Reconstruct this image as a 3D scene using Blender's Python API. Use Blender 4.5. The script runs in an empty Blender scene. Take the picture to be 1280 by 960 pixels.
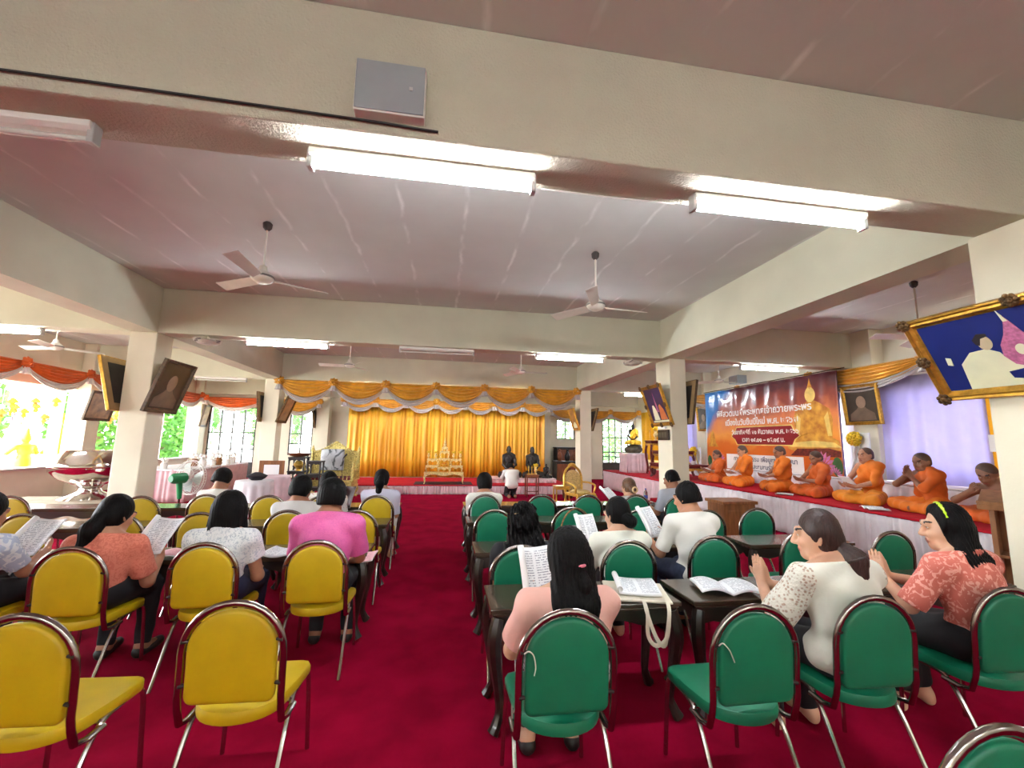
import bpy, bmesh, math, random
import numpy as np
from mathutils import Vector, Matrix, Euler
random.seed(7); rng = np.random.default_rng(7)
S = bpy.context.scene; COL = S.collection
PI = math.pi
def rad(d): return d*PI/180
def lin(c):
    def f(v):
        v /= 255.0
        return v/12.92 if v <= .04045 else ((v+.055)/1.055)**2.4
    return tuple(f(v) for v in c)
# ---------------------------------------------------------------- materials
def nd(nt, t, **kw):
    n = nt.nodes.new(t)
    for k, v in kw.items():
        if k in n.inputs: n.inputs[k].default_value = v
        else: setattr(n, k, v)
    return n
MATS = {}
def mat(name, rgb, rough=.6, metal=0., var=.08, scale=6., bump=0., bscale=40., stretch=(1,1,1), spec=.5, rgb2=None, emit=0., trans=0., coat=0., fac=None, sheen=0., sub=0.):
    """principled material, colour varied by object-space noise between two tones"""
    if name in MATS: return MATS[name]
    m = bpy.data.materials.new(name); m.use_nodes = True
    nt = m.node_tree; b = nt.nodes['Principled BSDF']; L = nt.links.new
    c = Vector(lin(rgb)); d = Vector(lin(rgb2)) if rgb2 else c*(1-2*var)
    tc = nd(nt, 'ShaderNodeTexCoord'); mp = nd(nt, 'ShaderNodeMapping'); mp.inputs['Scale'].default_value = stretch
    L(tc.outputs['Object'], mp.inputs['Vector'])
    nz = nd(nt, 'ShaderNodeTexNoise', Scale=scale, Detail=4.); L(mp.outputs[0], nz.inputs['Vector'])
    rp = nd(nt, 'ShaderNodeValToRGB')
    lo, hi = fac or (.35, .65)
    rp.color_ramp.elements[0].position = lo; rp.color_ramp.elements[1].position = hi
    rp.color_ramp.elements[0].color = (*d, 1); rp.color_ramp.elements[1].color = (*c, 1)
    L(nz.outputs[0], rp.inputs[0]); L(rp.outputs[0], b.inputs['Base Color'])
    b.inputs['Roughness'].default_value = rough; b.inputs['Metallic'].default_value = metal
    b.inputs['Specular IOR Level'].default_value = spec
    b.inputs['Coat Weight'].default_value = coat; b.inputs['Sheen Weight'].default_value = sheen
    if sub:
        b.inputs['Subsurface Weight'].default_value = sub; b.inputs['Subsurface Radius'].default_value = (.012, .005, .003); b.inputs['Subsurface Scale'].default_value = 1.
    if trans: b.inputs['Transmission Weight'].default_value = trans
    if emit:
        b.inputs['Emission Color'].default_value = (*lin(rgb), 1); b.inputs['Emission Strength'].default_value = emit
    if bump:
        n2 = nd(nt, 'ShaderNodeTexNoise', Scale=bscale, Detail=3.); L(mp.outputs[0], n2.inputs['Vector'])
        bp = nd(nt, 'ShaderNodeBump', Strength=bump, Distance=.01); L(n2.outputs[0], bp.inputs['Height']); L(bp.outputs[0], b.inputs['Normal'])
    MATS[name] = m; return m
# ---------------------------------------------------------------- mesh builder
class MB:
    def __init__(s): s.v = []; s.f = []; s.m = []
    def add(s, vs, fs, mi=0):
        o = len(s.v); s.v += [tuple(map(float, p)) for p in vs]; s.f += [tuple(i+o for i in f) for f in fs]; s.m += [mi]*len(fs); return s
    def box(s, x0, x1, y0, y1, z0, z1, mi=0, M=None):
        vs = [Vector((x, y, z)) for x in (x0, x1) for y in (y0, y1) for z in (z0, z1)]
        if M: vs = [M @ p for p in vs]
        return s.add(vs, [(0,1,3,2),(4,6,7,5),(0,4,5,1),(2,3,7,6),(0,2,6,4),(1,5,7,3)], mi)
    def tube(s, pts, r, n=8, closed=False, mi=0, flat=1., caps=True):
        pts = [Vector(p) for p in pts]; N = len(pts); rs = r if isinstance(r, (list, tuple)) else [r]*N
        T = []
        for i in range(N):
            a = pts[(i-1) % N] if (closed or i) else pts[i]; b = pts[(i+1) % N] if (closed or i < N-1) else pts[i]
            t = b-a; T.append(t.normalized() if t.length > 1e-9 else Vector((0,0,1)))
        u = T[0].orthogonal().normalized()
        if abs(T[0].x) < .9: u = (Vector((1,0,0))-T[0]*T[0].x).normalized()
        vs = []
        for i in range(N):
            u = (u-T[i]*u.dot(T[i])); u = u.normalized() if u.length > 1e-6 else T[i].orthogonal().normalized()
            w = T[i].cross(u)
            for k in range(n):
                a = 2*PI*k/n; vs.append(pts[i]+u*(math.cos(a)*rs[i])+w*(math.sin(a)*rs[i]*flat))
        fs = []
        for i in range(N if closed else N-1):
            j = (i+1) % N
            for k in range(n):
                l = (k+1) % n; fs.append((i*n+k, i*n+l, j*n+l, j*n+k))
        if not closed and caps: fs += [tuple(range(n))[::-1], tuple((N-1)*n+k for k in range(n))]
        return s.add(vs, fs, mi)
    def lathe(s, prof, n=24, M=None, mi=0, c=(0,0,0), caps=True, sq=0):
        vs = []; c = Vector(c)
        for r, z in prof:
            for k in range(n):
                a = 2*PI*(k+.5*(sq > 0))/n; q = 1.
                p = Vector((r*math.cos(a)*q, r*math.sin(a)*q, z))+c; vs.append(M @ p if M else p)
        fs = []
        for i in range(len(prof)-1):
            for k in range(n):
                l = (k+1) % n; fs.append((i*n+k, i*n+l, (i+1)*n+l, (i+1)*n+k))
        if caps: fs += [tuple(range(n))[::-1], tuple((len(prof)-1)*n+k for k in range(n))]
        return s.add(vs, fs, mi)
    def prism(s, poly, d0, d1, M=None, mi=0):
        """poly in local xz, extruded along y from d0 to d1"""
        n = len(poly); vs = [Vector((x, d0, z)) for x, z in poly]+[Vector((x, d1, z)) for x, z in poly]
        if M: vs = [M @ p for p in vs]
        return s.add(vs, [tuple(range(n)), tuple(range(2*n-1, n-1, -1))]+[(i, i+n, (i+1) % n+n, (i+1) % n) for i in range(n)], mi)
    def ball(s, c, r, n=10, mi=0, M=None):
        r = r if isinstance(r, (list, tuple)) else (r,)*3
        m = max(4, n//2+1); vs = []; fs = []
        for i in range(m+1):
            t = PI*i/m
            for k in range(n):
                a = 2*PI*k/n; p = Vector((c[0]+r[0]*math.sin(t)*math.cos(a), c[1]+r[1]*math.sin(t)*math.sin(a), c[2]+r[2]*math.cos(t)))
                vs.append(M @ p if M else p)
        for i in range(m):
            for k in range(n):
                l = (k+1) % n; fs.append((i*n+k, (i+1)*n+k, (i+1)*n+l, i*n+l))
        return s.add(vs, fs, mi)
    def grid(s, fn, nu, nv, th=0., mi=0):
        """surface fn(u,v)->point, u,v in 0..1; th gives it thickness along its normal"""
        P = np.array([[fn(i/nu, j/nv) for j in range(nv+1)] for i in range(nu+1)], float)
        du = np.gradient(P, axis=0); dv = np.gradient(P, axis=1); nr = np.cross(du, dv); nr /= np.linalg.norm(nr, axis=2, keepdims=True)+1e-12
        w = nv+1; base = (nu+1)*w
        q = [(i*w+j, (i+1)*w+j, (i+1)*w+j+1, i*w+j+1) for i in range(nu) for j in range(nv)]
        if not th: return s.add(P.reshape(-1, 3), q, mi)
        vs = np.concatenate([(P+nr*th/2).reshape(-1, 3), (P-nr*th/2).reshape(-1, 3)])
        fs = q+[tuple(k+base for k in f[::-1]) for f in q]
        rim = [i*w for i in range(nu+1)]+[nu*w+j for j in range(1, w)]+[i*w+nv for i in range(nu-1, -1, -1)]+[j for j in range(nv-1, 0, -1)]
        for a, b in zip(rim, rim[1:]+rim[:1]): fs.append((b, a, a+base, b+base))
        return s.add(vs, fs, mi)
    def build(s, name, m, parent=None, smooth=True, bev=0., angle=40, seg=2, loc=None):
        me = bpy.data.meshes.new(name); me.from_pydata(s.v, [], s.f)
        for k in (m if isinstance(m, (list, tuple)) else [m]): me.materials.append(k)
        if any(s.m): me.polygons.foreach_set('material_index', s.m)
        bm = bmesh.new(); bm.from_mesh(me); bmesh.ops.recalc_face_normals(bm, faces=bm.faces); bm.to_mesh(me); bm.free()
        if smooth: me.set_sharp_from_angle(angle=rad(angle)); me.polygons.foreach_set('use_smooth', [True]*len(me.polygons))
        me.update(); o = bpy.data.objects.new(name, me); COL.objects.link(o)
        if parent: o.parent = parent
        if loc: o.location = loc
        if bev:
            b = o.modifiers.new('bevel', 'BEVEL'); b.width = bev; b.segments = seg; b.limit_method = 'ANGLE'; b.angle_limit = rad(35)
        return o
def tag(o, label, cat, group=None, kind=None):
    o['label'] = label; o['category'] = cat
    if group: o['group'] = group
    if kind: o['kind'] = kind
    return o
def struct(o): o['kind'] = 'structure'; return o
def empty(name, loc=(0,0,0), rz=0., label=None, cat=None, group=None):
    o = bpy.data.objects.new(name, None); COL.objects.link(o); o.location = loc; o.rotation_euler = (0, 0, rz); o.empty_display_size = .1
    if label: tag(o, label, cat, group)
    return o
def dup(root, loc=None, rz=None, label=None, group=None):
    kids = {}
    for o in COL.objects:
        if o.parent: kids.setdefault(o.parent.name, []).append(o)
    def rec(o, par):
        c = o.copy(); COL.objects.link(c)
        if par: c.parent = par
        for ch in kids.get(o.name, []): rec(ch, c)
        return c
    r = rec(root, None)
    if loc is not None: r.location = loc
    if rz is not None: r.rotation_euler = (0, 0, rz)
    if label: r['label'] = label
    if group: r['group'] = group
    return r
def arc(cx, cz, r, a0, a1, n): return [(cx+r*math.cos(rad(a0+(a1-a0)*i/n)), cz+r*math.sin(rad(a0+(a1-a0)*i/n))) for i in range(n+1)]
def smooth_path(pts, n=6):
    """Catmull-Rom through points"""
    P = [Vector(p) for p in pts]; P = [P[0]*2-P[1]]+P+[P[-1]*2-P[-2]]; out = []
    for i in range(1, len(P)-2):
        for k in range(n):
            t = k/n; a, b, c, d = P[i-1:i+3]
            out.append(.5*((2*b)+(c-a)*t+(2*a-5*b+4*c-d)*t*t+(3*b-a-3*c+d)*t**3))
    return out+[P[-2]]
# ---------------------------------------------------------------- distance-field modelling for bodies and cloth
def V3(p): return np.array(p, np.float32)
class Field:
    """tapered limbs and ellipsoids merged smoothly on a grid, then meshed with surface nets"""
    def __init__(s): s.pr = []; s.cuts = []; s.fold = None
    def cone(s, a, b, r1, r2, k=.02): s.pr.append(('c', V3(a), V3(b), r1, r2, k)); return s
    def flat(s, a, b, r1, r2, k=.02): s.pr.append(('f', V3(a), V3(b), r1, r2, k)); return s
    def chain(s, pts, rs, k=.02):
        for i in range(len(pts)-1): s.cone(pts[i], pts[i+1], rs[i], rs[i+1], k)
        return s
    def ell(s, c, r, R=None, k=.02): s.pr.append(('e', V3(c), V3(r), np.array(R, np.float32) if R is not None else None, k)); return s
    def dent(s, c, r, k=.01): s.pr.append(('d', V3(c), r, k)); return s
    def cut(s, n, d): n = V3(n); s.cuts.append((n/np.linalg.norm(n), d)); return s     # keeps dot(n,p) < d
    def inflated(s, g):
        F = Field(); F.cuts = list(s.cuts); F.fold = s.fold
        for p in s.pr:
            if p[0] == 'c': F.pr.append(('c', p[1], p[2], p[3]+g, p[4]+g, p[5]))
            elif p[0] == 'e': F.pr.append(('e', p[1], p[2]+g, p[3], p[4]))
        return F
    def mesh(s, name, m, h=.01, parent=None, paint=None, folds=None, relax=1):
        lo = np.full(3, 1e9); hi = -lo
        for p in s.pr:
            if p[0] == 'd': continue
            r = max(p[3], p[4]) if p[0] in 'cf' else float(p[2].max())
            for q in ((p[1], p[2]) if p[0] in 'cf' else (p[1],)): lo = np.minimum(lo, q-r); hi = np.maximum(hi, q+r)
        lo = lo-.03-2*h; hi = hi+.03+2*h; n = np.ceil((hi-lo)/h).astype(int)+1
        ax = [(lo[i]+h*np.arange(n[i])).astype(np.float32) for i in range(3)]
        F = np.full(tuple(n), 1., np.float32)
        for p in s.pr:
            k = p[-1]
            if p[0] in 'cf': r = max(p[3], p[4]); l = np.minimum(p[1], p[2])-r; u = np.maximum(p[1], p[2])+r
            elif p[0] == 'e': r = float(p[2].max()); l = p[1]-r; u = p[1]+r
            else: l = p[1]-p[2]; u = p[1]+p[2]
            mg = k+3*h
            i0 = np.maximum(((l-mg-lo)/h).astype(int), 0); i1 = np.minimum(((u+mg-lo)/h).astype(int)+2, n)
            sl = tuple(slice(a, b) for a, b in zip(i0, i1))
            X, Y, Z = np.meshgrid(ax[0][sl[0]], ax[1][sl[1]], ax[2][sl[2]], indexing='ij', sparse=True)
            if p[0] in 'cf':
                a, b = p[1], p[2]; ab = b-a; L2 = float(ab@ab)+1e-12
                t = np.clip(((X-a[0])*ab[0]+(Y-a[1])*ab[1]+(Z-a[2])*ab[2])/L2, 0, 1)
                d = np.sqrt((X-a[0]-t*ab[0])**2+(Y-a[1]-t*ab[1])**2+(Z-a[2]-t*ab[2])**2)-(p[3]+(p[4]-p[3])*t)
                if p[0] == 'f': d = np.maximum(d, (((X-a[0])*ab[0]+(Y-a[1])*ab[1]+(Z-a[2])*ab[2])/L2-1)*math.sqrt(L2))
            elif p[0] == 'e':
                q = [X-p[1][0], Y-p[1][1], Z-p[1][2]]
                if p[3] is not None: R = p[3]; q = [R[0, i]*q[0]+R[1, i]*q[1]+R[2, i]*q[2] for i in range(3)]
                k0 = np.sqrt(sum((q[i]/p[2][i])**2 for i in range(3))); k1 = np.sqrt(sum((q[i]/p[2][i]**2)**2 for i in range(3)))+1e-9
                d = k0*(k0-1)/k1
            else:
                d = np.sqrt((X-p[1][0])**2+(Y-p[1][1])**2+(Z-p[1][2])**2)-p[2]
                F[sl] = np.maximum(F[sl], -d); continue
            f = F[sl]; hh = np.maximum(k-np.abs(f-d), 0)/k
            F[sl] = np.minimum(f, d)-hh*hh*k*.25
        X, Y, Z = np.meshgrid(*ax, indexing='ij', sparse=True)
        if folds: F += folds(X, Y, Z).astype(np.float32)
        for c, d in s.cuts: F = np.maximum(F, (c[0]*X+c[1]*Y+c[2]*Z-d).astype(np.float32))
        F[0] = F[-1] = 1; F[:, 0] = F[:, -1] = 1; F[:, :, 0] = F[:, :, -1] = 1
        neg = F < 0; nx, ny, nz = (x-1 for x in F.shape)
        cnt = np.zeros((nx, ny, nz), np.int8)
        for i in (0, 1):
            for j in (0, 1):
                for k in (0, 1): cnt += neg[i:i+nx, j:j+ny, k:k+nz]
        cell = np.argwhere((cnt > 0) & (cnt < 8)); idx = np.full((nx, ny, nz), -1, np.int64); idx[tuple(cell.T)] = np.arange(len(cell))
        acc = np.zeros((len(cell), 3)); num = np.zeros(len(cell)); cx, cy, cz = cell.T
        for e in range(3):
            for i in (0, 1):
                for j in (0, 1):
                    o0 = [0, 0, 0]; oth = [x for x in range(3) if x != e]; o0[oth[0]] = i; o0[oth[1]] = j; o1 = list(o0); o1[e] = 1
                    a = F[cx+o0[0], cy+o0[1], cz+o0[2]]; b = F[cx+o1[0], cy+o1[1], cz+o1[2]]
                    w = (a < 0) != (b < 0); t = np.where(w, a/np.where(w, a-b, 1), 0)
                    pt = np.tile(np.array(o0, float), (len(cell), 1)); pt[:, e] = t
                    acc[w] += pt[w]; num[w] += 1
        vs = (cell+acc/num[:, None])*h+lo
        qs = []
        for e in range(3):
            a, b = [x for x in range(3) if x != e]
            sa = [slice(1, -1)]*3; sa[e] = slice(0, -1); sb = list(sa); sb[e] = slice(1, None)
            ch = np.argwhere(neg[tuple(sa)] != neg[tuple(sb)]); off = np.ones(3, int); off[e] = 0; ch = ch+off
            c = []
            for da, db in ((-1, -1), (0, -1), (0, 0), (-1, 0)):
                q = ch.copy(); q[:, a] += da; q[:, b] += db; c.append(idx[tuple(q.T)])
            c = np.stack(c, 1); inside = neg[tuple(ch.T)]
            flip = inside ^ (e == 1)
            c[~flip] = c[~flip][:, ::-1]; qs.append(c)
        qs = np.concatenate(qs)
        for _ in range(relax):
            A = np.zeros_like(vs); C = np.zeros(len(vs))
            for i in range(4):
                np.add.at(A, qs[:, i], vs[qs[:, (i+1) % 4]]+vs[qs[:, (i-1) % 4]]); np.add.at(C, qs[:, i], 2)
            vs = vs*.5+.5*A/np.maximum(C, 1)[:, None]
        me = bpy.data.meshes.new(name); nq = len(qs)
        me.vertices.add(len(vs)); me.vertices.foreach_set('co', vs.astype(np.float32).ravel())
        me.loops.add(nq*4); me.loops.foreach_set('vertex_index', qs.astype(np.int32).ravel())
        me.polygons.add(nq); me.polygons.foreach_set('loop_start', np.arange(0, nq*4, 4, dtype=np.int32))
        for k in (m if isinstance(m, (list, tuple)) else [m]): me.materials.append(k)
        if paint: me.polygons.foreach_set('material_index', paint(vs[qs].mean(1)).astype(np.int32))
        me.polygons.foreach_set('use_smooth', np.ones(nq, bool))
        me.update(calc_edges=True); me.validate()
        o = bpy.data.objects.new(name, me); COL.objects.link(o)
        if parent: o.parent = parent
        return o
def lettering(text, size, m, parent, M, name='lettering', depth=.002, align='CENTER', bold=0., warp=None):
    cu = bpy.data.curves.new(name, 'FONT'); cu.body = text; cu.size = size; cu.extrude = depth; cu.align_x = align; cu.align_y = 'CENTER'; cu.offset = bold
    t = bpy.data.objects.new(name, cu); COL.objects.link(t); me = bpy.data.meshes.new_from_object(t.evaluated_get(bpy.context.evaluated_depsgraph_get())); bpy.data.objects.remove(t); bpy.data.curves.remove(cu)
    me.transform(M)
    if warp:
        for v in me.vertices: v.co = warp(v.co)
    me.materials.clear(); me.materials.append(m); o = bpy.data.objects.new(name, me); COL.objects.link(o); o.parent = parent; return o
# ================================================================ setting
def plaster(name, rgb, stripe=None, bump=.15, var=.05):
    m = mat(name, rgb, rough=.85, var=var, scale=1.3, bump=bump, bscale=60, spec=.25)
    return m
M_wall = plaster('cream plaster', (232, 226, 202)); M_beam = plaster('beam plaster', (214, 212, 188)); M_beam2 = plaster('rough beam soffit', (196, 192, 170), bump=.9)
def ceiling_mat():
    m = bpy.data.materials.new('slab joints'); m.use_nodes = True; nt = m.node_tree; b = nt.nodes['Principled BSDF']; L = nt.links.new
    tc = nd(nt, 'ShaderNodeTexCoord'); sp = nd(nt, 'ShaderNodeSeparateXYZ'); L(tc.outputs['Object'], sp.inputs[0])
    nz = nd(nt, 'ShaderNodeTexNoise', Scale=2.2, Detail=5.); L(tc.outputs['Object'], nz.inputs['Vector'])
    def mth(op, a, b2=None, **k):
        n = nd(nt, 'ShaderNodeMath', operation=op)
        for i, x in enumerate((a, b2)):
            if x is None: continue
            if isinstance(x, (int, float)): n.inputs[i].default_value = x
            else: L(x, n.inputs[i])
        return n.outputs[0]
    w = mth('MULTIPLY', mth('SUBTRACT', nz.outputs[0], .5), .12)
    fx = mth('FRACT', mth('DIVIDE', mth('ADD', mth('ADD', sp.outputs[0], w), 20.), .66))
    dist = mth('ABSOLUTE', mth('SUBTRACT', fx, .5))
    line = mth('SUBTRACT', 1., mth('MINIMUM', mth('DIVIDE', dist, .05), 1.))
    mp = nd(nt, 'ShaderNodeMapping'); mp.inputs['Scale'].default_value = (3., .9, 1.); L(tc.outputs['Object'], mp.inputs[0])
    n2 = nd(nt, 'ShaderNodeTexNoise', Scale=2., Detail=6.); L(mp.outputs[0], n2.inputs['Vector'])
    brk = nd(nt, 'ShaderNodeMapRange'); brk.inputs[1].default_value = .45; brk.inputs[2].default_value = .62; L(n2.outputs[0], brk.inputs[0])
    fac = mth('MULTIPLY', line, brk.outputs[0])
    base = nd(nt, 'ShaderNodeMixRGB'); base.inputs[1].default_value = (*lin((206, 206, 198)), 1); base.inputs[2].default_value = (*lin((192, 191, 184)), 1); L(nz.outputs[0], base.inputs[0])
    mx = nd(nt, 'ShaderNodeMixRGB'); L(mth('MULTIPLY', fac, .8), mx.inputs[0]); L(base.outputs[0], mx.inputs[1]); mx.inputs[2].default_value = (*lin((240, 240, 234)), 1)
    L(mx.outputs[0], b.inputs['Base Color']); b.inputs['Roughness'].default_value = .9; b.inputs['Specular IOR Level'].default_value = .2
    return m
M_ceil = ceiling_mat()
M_carpet = mat('red carpet', (152, 11, 46), rough=.95, var=.14, scale=3., bump=.5, bscale=500, spec=.02)
M_red = mat('red cloth', (190, 22, 40), rough=.9, var=.1, scale=5, bump=.2, bscale=200, spec=.2)
XL, XR, YB, YF = -9.6, 8.7, -4.0, 18.4
struct(MB().box(XL-.3, XR+.3, YB-.3, YF+.3, -.2, 0).build('floor', M_carpet, smooth=False))
struct(MB().box(XL-.3, XR+.3, YB-.3, YF+.3, 4.0, 4.15).build('ceiling', M_ceil, smooth=False))
ROWS = (-3.1, 2.18, 7.49, 12.8, 18.06)
for y in ROWS:
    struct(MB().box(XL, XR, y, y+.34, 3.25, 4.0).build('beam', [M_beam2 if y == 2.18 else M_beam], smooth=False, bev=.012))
for x0, x1 in ((-5.06, -4.66), (4.1, 4.5)):
    for a, b in zip(ROWS[:-1], ROWS[1:]):
        struct(MB().box(x0, x1, a+.34, b, 3.25, 4.0).build('beam', M_beam, smooth=False))
def pillar(x0, x1, y0, y1, z=3.25): struct(MB().box(x0, x1, y0, y1, 0, z).build('pillar', M_wall, smooth=False, bev=.015))
pillar(-5.06, -4.66, 2.18, 2.6); pillar(4.02, 4.42, 2.15, 2.55)
pillar(-5.06, -4.66, 7.49, 7.91); pillar(4.24, 4.58, 7.45, 7.98)
pillar(-5.08, -4.68, 12.8, 13.2); pillar(4.2, 4.57, 12.8, 13.3)
pillar(-5.1, -4.62, 17.95, 18.38); pillar(4.08, 4.56, 17.95, 18.38)
# left wall: low wall with sill under open window bays, piers between
bays = [(2.46, 7.4), (7.82, 12.72), (13.14, 17.95)]
w = MB().box(XL-.2, XL, YB, YF, 0, .74)
w.box(XL-.2, XL, YB, YF, 2.75, 4.0); w.box(XL-.2, XL, YB, 2.04, .74, 2.75)  # nearest bay, out of view, closed solid to darken the foreground
for y0, y1 in ((2.04, 2.46), (7.4, 7.82), (12.72, 13.14), (17.95, 18.4)): w.box(XL-.2, XL, y0, y1, .74, 2.75)
struct(w.build('wall_left', M_wall, smooth=False))
for k, y in enumerate((2.04, 7.4, 12.72, 17.95)): struct(MB().box(XL, XL+.3, y, y+.42, 0, 4.0).build('pillar', M_wall, smooth=False, bev=.015))
M_sill = mat('sill terrazzo', (205, 196, 184), rough=.4, var=.1, scale=60)
for k, (y0, y1) in enumerate(bays): struct(MB().box(XL-.26, XL+.08, y0+.02, y1-.02, .74, .79).build('trim_%d' % (k+1), M_sill, smooth=False, bev=.01))
# right wall with three curtained window openings
w = MB().box(XR, XR+.2, YB, YF, 0, 1.0).box(XR, XR+.2, YB, YF, 2.7, 4.0)
for y0, y1 in ((YB, 2.9), (6.9, 8.1), (12.3, 13.6), (17.4, YF)): w.box(XR, XR+.2, y0, y1, 1.0, 2.7)
struct(w.build('wall_right', M_wall, smooth=False))
M_frame = mat('window metal', (70, 66, 62), rough=.5, metal=.3); M_glass = mat('window glass', (240, 246, 246), rough=.05, trans=1., var=.0)
for y in (7.08, 12.65): struct(MB().box(XR-.3, XR, y, y+.5, 0, 4.0).build('pillar', M_wall, smooth=False, bev=.015))
def grille(name, x0, x1, z0, z1, y, nx, zs, door=0., m=M_frame, pane=True):
    """dark framed glazed opening in the far wall, bars in front of the panes, solid lower panel up to door"""
    f = MB(); t = .045
    for x in np.linspace(x0, x1, nx+1): f.box(x-t/2, x+t/2, y, y+.06, z0, z1)
    for z in [z0, z1]+list(zs): f.box(x0, x1, y+.005, y+.055, z-t/2, z+t/2)
    o = struct(f.build(name, m, smooth=False))
    if pane: p = MB().box(x0, x1, y+.025, y+.031, max(z0, door), z1).build('pane', M_glass, o, smooth=False)
    if door: MB().box(x0, x1, y+.01, y+.05, z0, door).build('lower_panel', m, o, smooth=False)
    return o
M_dark = mat('dark stained wood', (38, 28, 24), rough=.45, var=.25, scale=9, stretch=(1, 1, .2))
op = [(-9.2, -7.5, 0, 2.75), (-6.2, -5.35, .9, 2.75), (4.95, 5.75, 1.75, 2.6), (7.1, 8.6, 0, 2.7)]
w = MB(); xs = XL
for x0, x1, z0, z1 in op:
    w.box(xs, x0, YF, YF+.2, 0, 4.0); w.box(x0, x1, YF, YF+.2, z1, 4.0)
    if z0: w.box(x0, x1, YF, YF+.2, 0, z0)
    xs = x1
w.box(xs, XR, YF, YF+.2, 0, 4.0); struct(w.build('wall_far', M_wall, smooth=False))
grille('door_1', -9.2, -7.5, 0, 2.75, YF, 4, (1.75, 1.1), .6); grille('window_1', -6.2, -5.35, .9, 2.75, YF, 2, (1.75, 1.35))
grille('window_2', 4.95, 5.75, 1.75, 2.6, YF, 2, ()); grille('door_2', 7.1, 8.6, 0, 2.7, YF, 5, (1.85, 1.2, 1.0), .75)
struct(MB().box(XL, XR, YB-.2, YB, 0, 4.0).build('wall_near', M_wall, smooth=False))
# ---------------------------------------------------------------- lamps
M_fix = mat('lamp enamel', (232, 230, 222), rough=.4, var=.04); M_tube = mat('lit tube', (238, 246, 255), var=0., emit=30., rough=.3); M_off = mat('unlit tube', (214, 212, 204), rough=.25, var=.05)
M_cap = mat('lamp holder', (190, 190, 186), rough=.4)
def lamp(x, y, z, lit, label, group=None, n=1):
    r = empty('fluorescent_lamp', (x, y, z), 0, label, 'lamp', group)
    MB().prism([(-.045, 0), (.045, 0), (.045, -.035), (.02, -.055), (-.02, -.055), (-.045, -.035)], -.66, .66, Matrix.Rotation(-PI/2, 4, 'Z')).build('housing', M_fix, r, smooth=False, bev=.004)
    for s in (-1, 1): MB().box(s*.655-.016, s*.655+.016, -.03, .03, -.115, -.0).build('end_mount', M_cap, r, smooth=False, bev=.006)
    MB().tube([(-.635, 0, -.088), (.635, 0, -.088)], .0165, 12).build('tube', M_tube if lit else M_off, r)
    return r
lamp(-.17, 2.40, 3.25, 1, 'lit tube lamp on the big near beam, beneath the grey box', 'lit tube lamps')
lamp(2.23, 2.40, 3.25, 1, 'lit tube lamp on the near beam, on the side of the large blue picture', 'lit tube lamps')
lamp(-2.58, 2.40, 3.25, 0, 'switched off tube lamp cut by the left edge of the photo on the near beam', 'unlit tube lamps')
lamp(-2.72, 7.62, 3.25, 1, 'lit tube lamp on the middle beam beside the left orbit fan', 'lit tube lamps')
lamp(2.3, 7.62, 3.25, 1, 'lit tube lamp on the middle beam beside the right orbit fan', 'lit tube lamps')
lamp(-.19, 7.62, 3.25, 0, 'switched off tube lamp in the centre of the middle beam', 'unlit tube lamps')
lamp(-7.03, 7.62, 3.25, 1, 'lit tube lamp in the left side aisle above the orange swags', 'lit tube lamps')
lamp(6.55, 7.62, 3.25, 1, 'lit tube lamp in the right side aisle above the printed banner', 'lit tube lamps')
lamp(6.4, 12.95, 3.25, 1, 'far lit tube lamp above the dark red altar behind the right pillar', 'lit tube lamps')
lamp(-6.3, 12.95, 3.25, 0, 'far switched off tube lamp in the left aisle behind the leaning portrait', 'unlit tube lamps')
for x in (-2.6, -.2, 2.2): lamp(x, 13.25, 3.25, 1, 'added unseen tube lamp over the stage behind the front swags', 'added stage tube lamps')  # unseen lamps added to brighten the curtain and stage
for x in (-6.6, -3.3, -1.1, 1.1, 3.3, 6.6): lamp(x, -2.95, 3.25, 1, 'added unseen tube lamp on the beam behind the camera', 'added tube lamps behind the camera')  # added out of view to light the near beam and ceiling
# box and conduit on the near beam
r = empty('junction_box', (-.36, 2.18, 3.47), 0, 'grey metal box with a small lock on the near beam', 'box')
M_box = mat('grey box enamel', (152, 158, 160), rough=.35, var=.03)
MB().box(-.185, .185, -.07, 0, -.15, .15).build('body', M_fix, r, smooth=False, bev=.006)
MB().box(-.18, .18, -.078, -.0705, -.142, .145).build('door', M_box, r, smooth=False, bev=.004)
MB().box(.1, .118, -.084, -.0785, -.01, .01).build('lock', M_cap, r, smooth=False)
M_wire = mat('black wire', (30, 26, 24), rough=.6)
tag(MB().tube(smooth_path([(-4.6, 2.165, 3.345), (-3, 2.165, 3.325), (-1.9, 2.165, 3.32), (-.6, 2.165, 3.305), (-.1, 2.165, 3.29)]), .007, 6).build('surface_cord', M_wire), 'thin dark cable running along the near beam to the grey box', 'cable')
M_clip = mat('cable clip', (120, 116, 110), rough=.5)
tag(MB().tube(smooth_path([(.56, 2.5, 3.24), (1, 2.5, 3.236), (1.5, 2.5, 3.24)]), .006, 6).build('surface_cord', M_fix), 'pale cable under the near beam joining the two lit tube lamps', 'cable')
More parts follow.
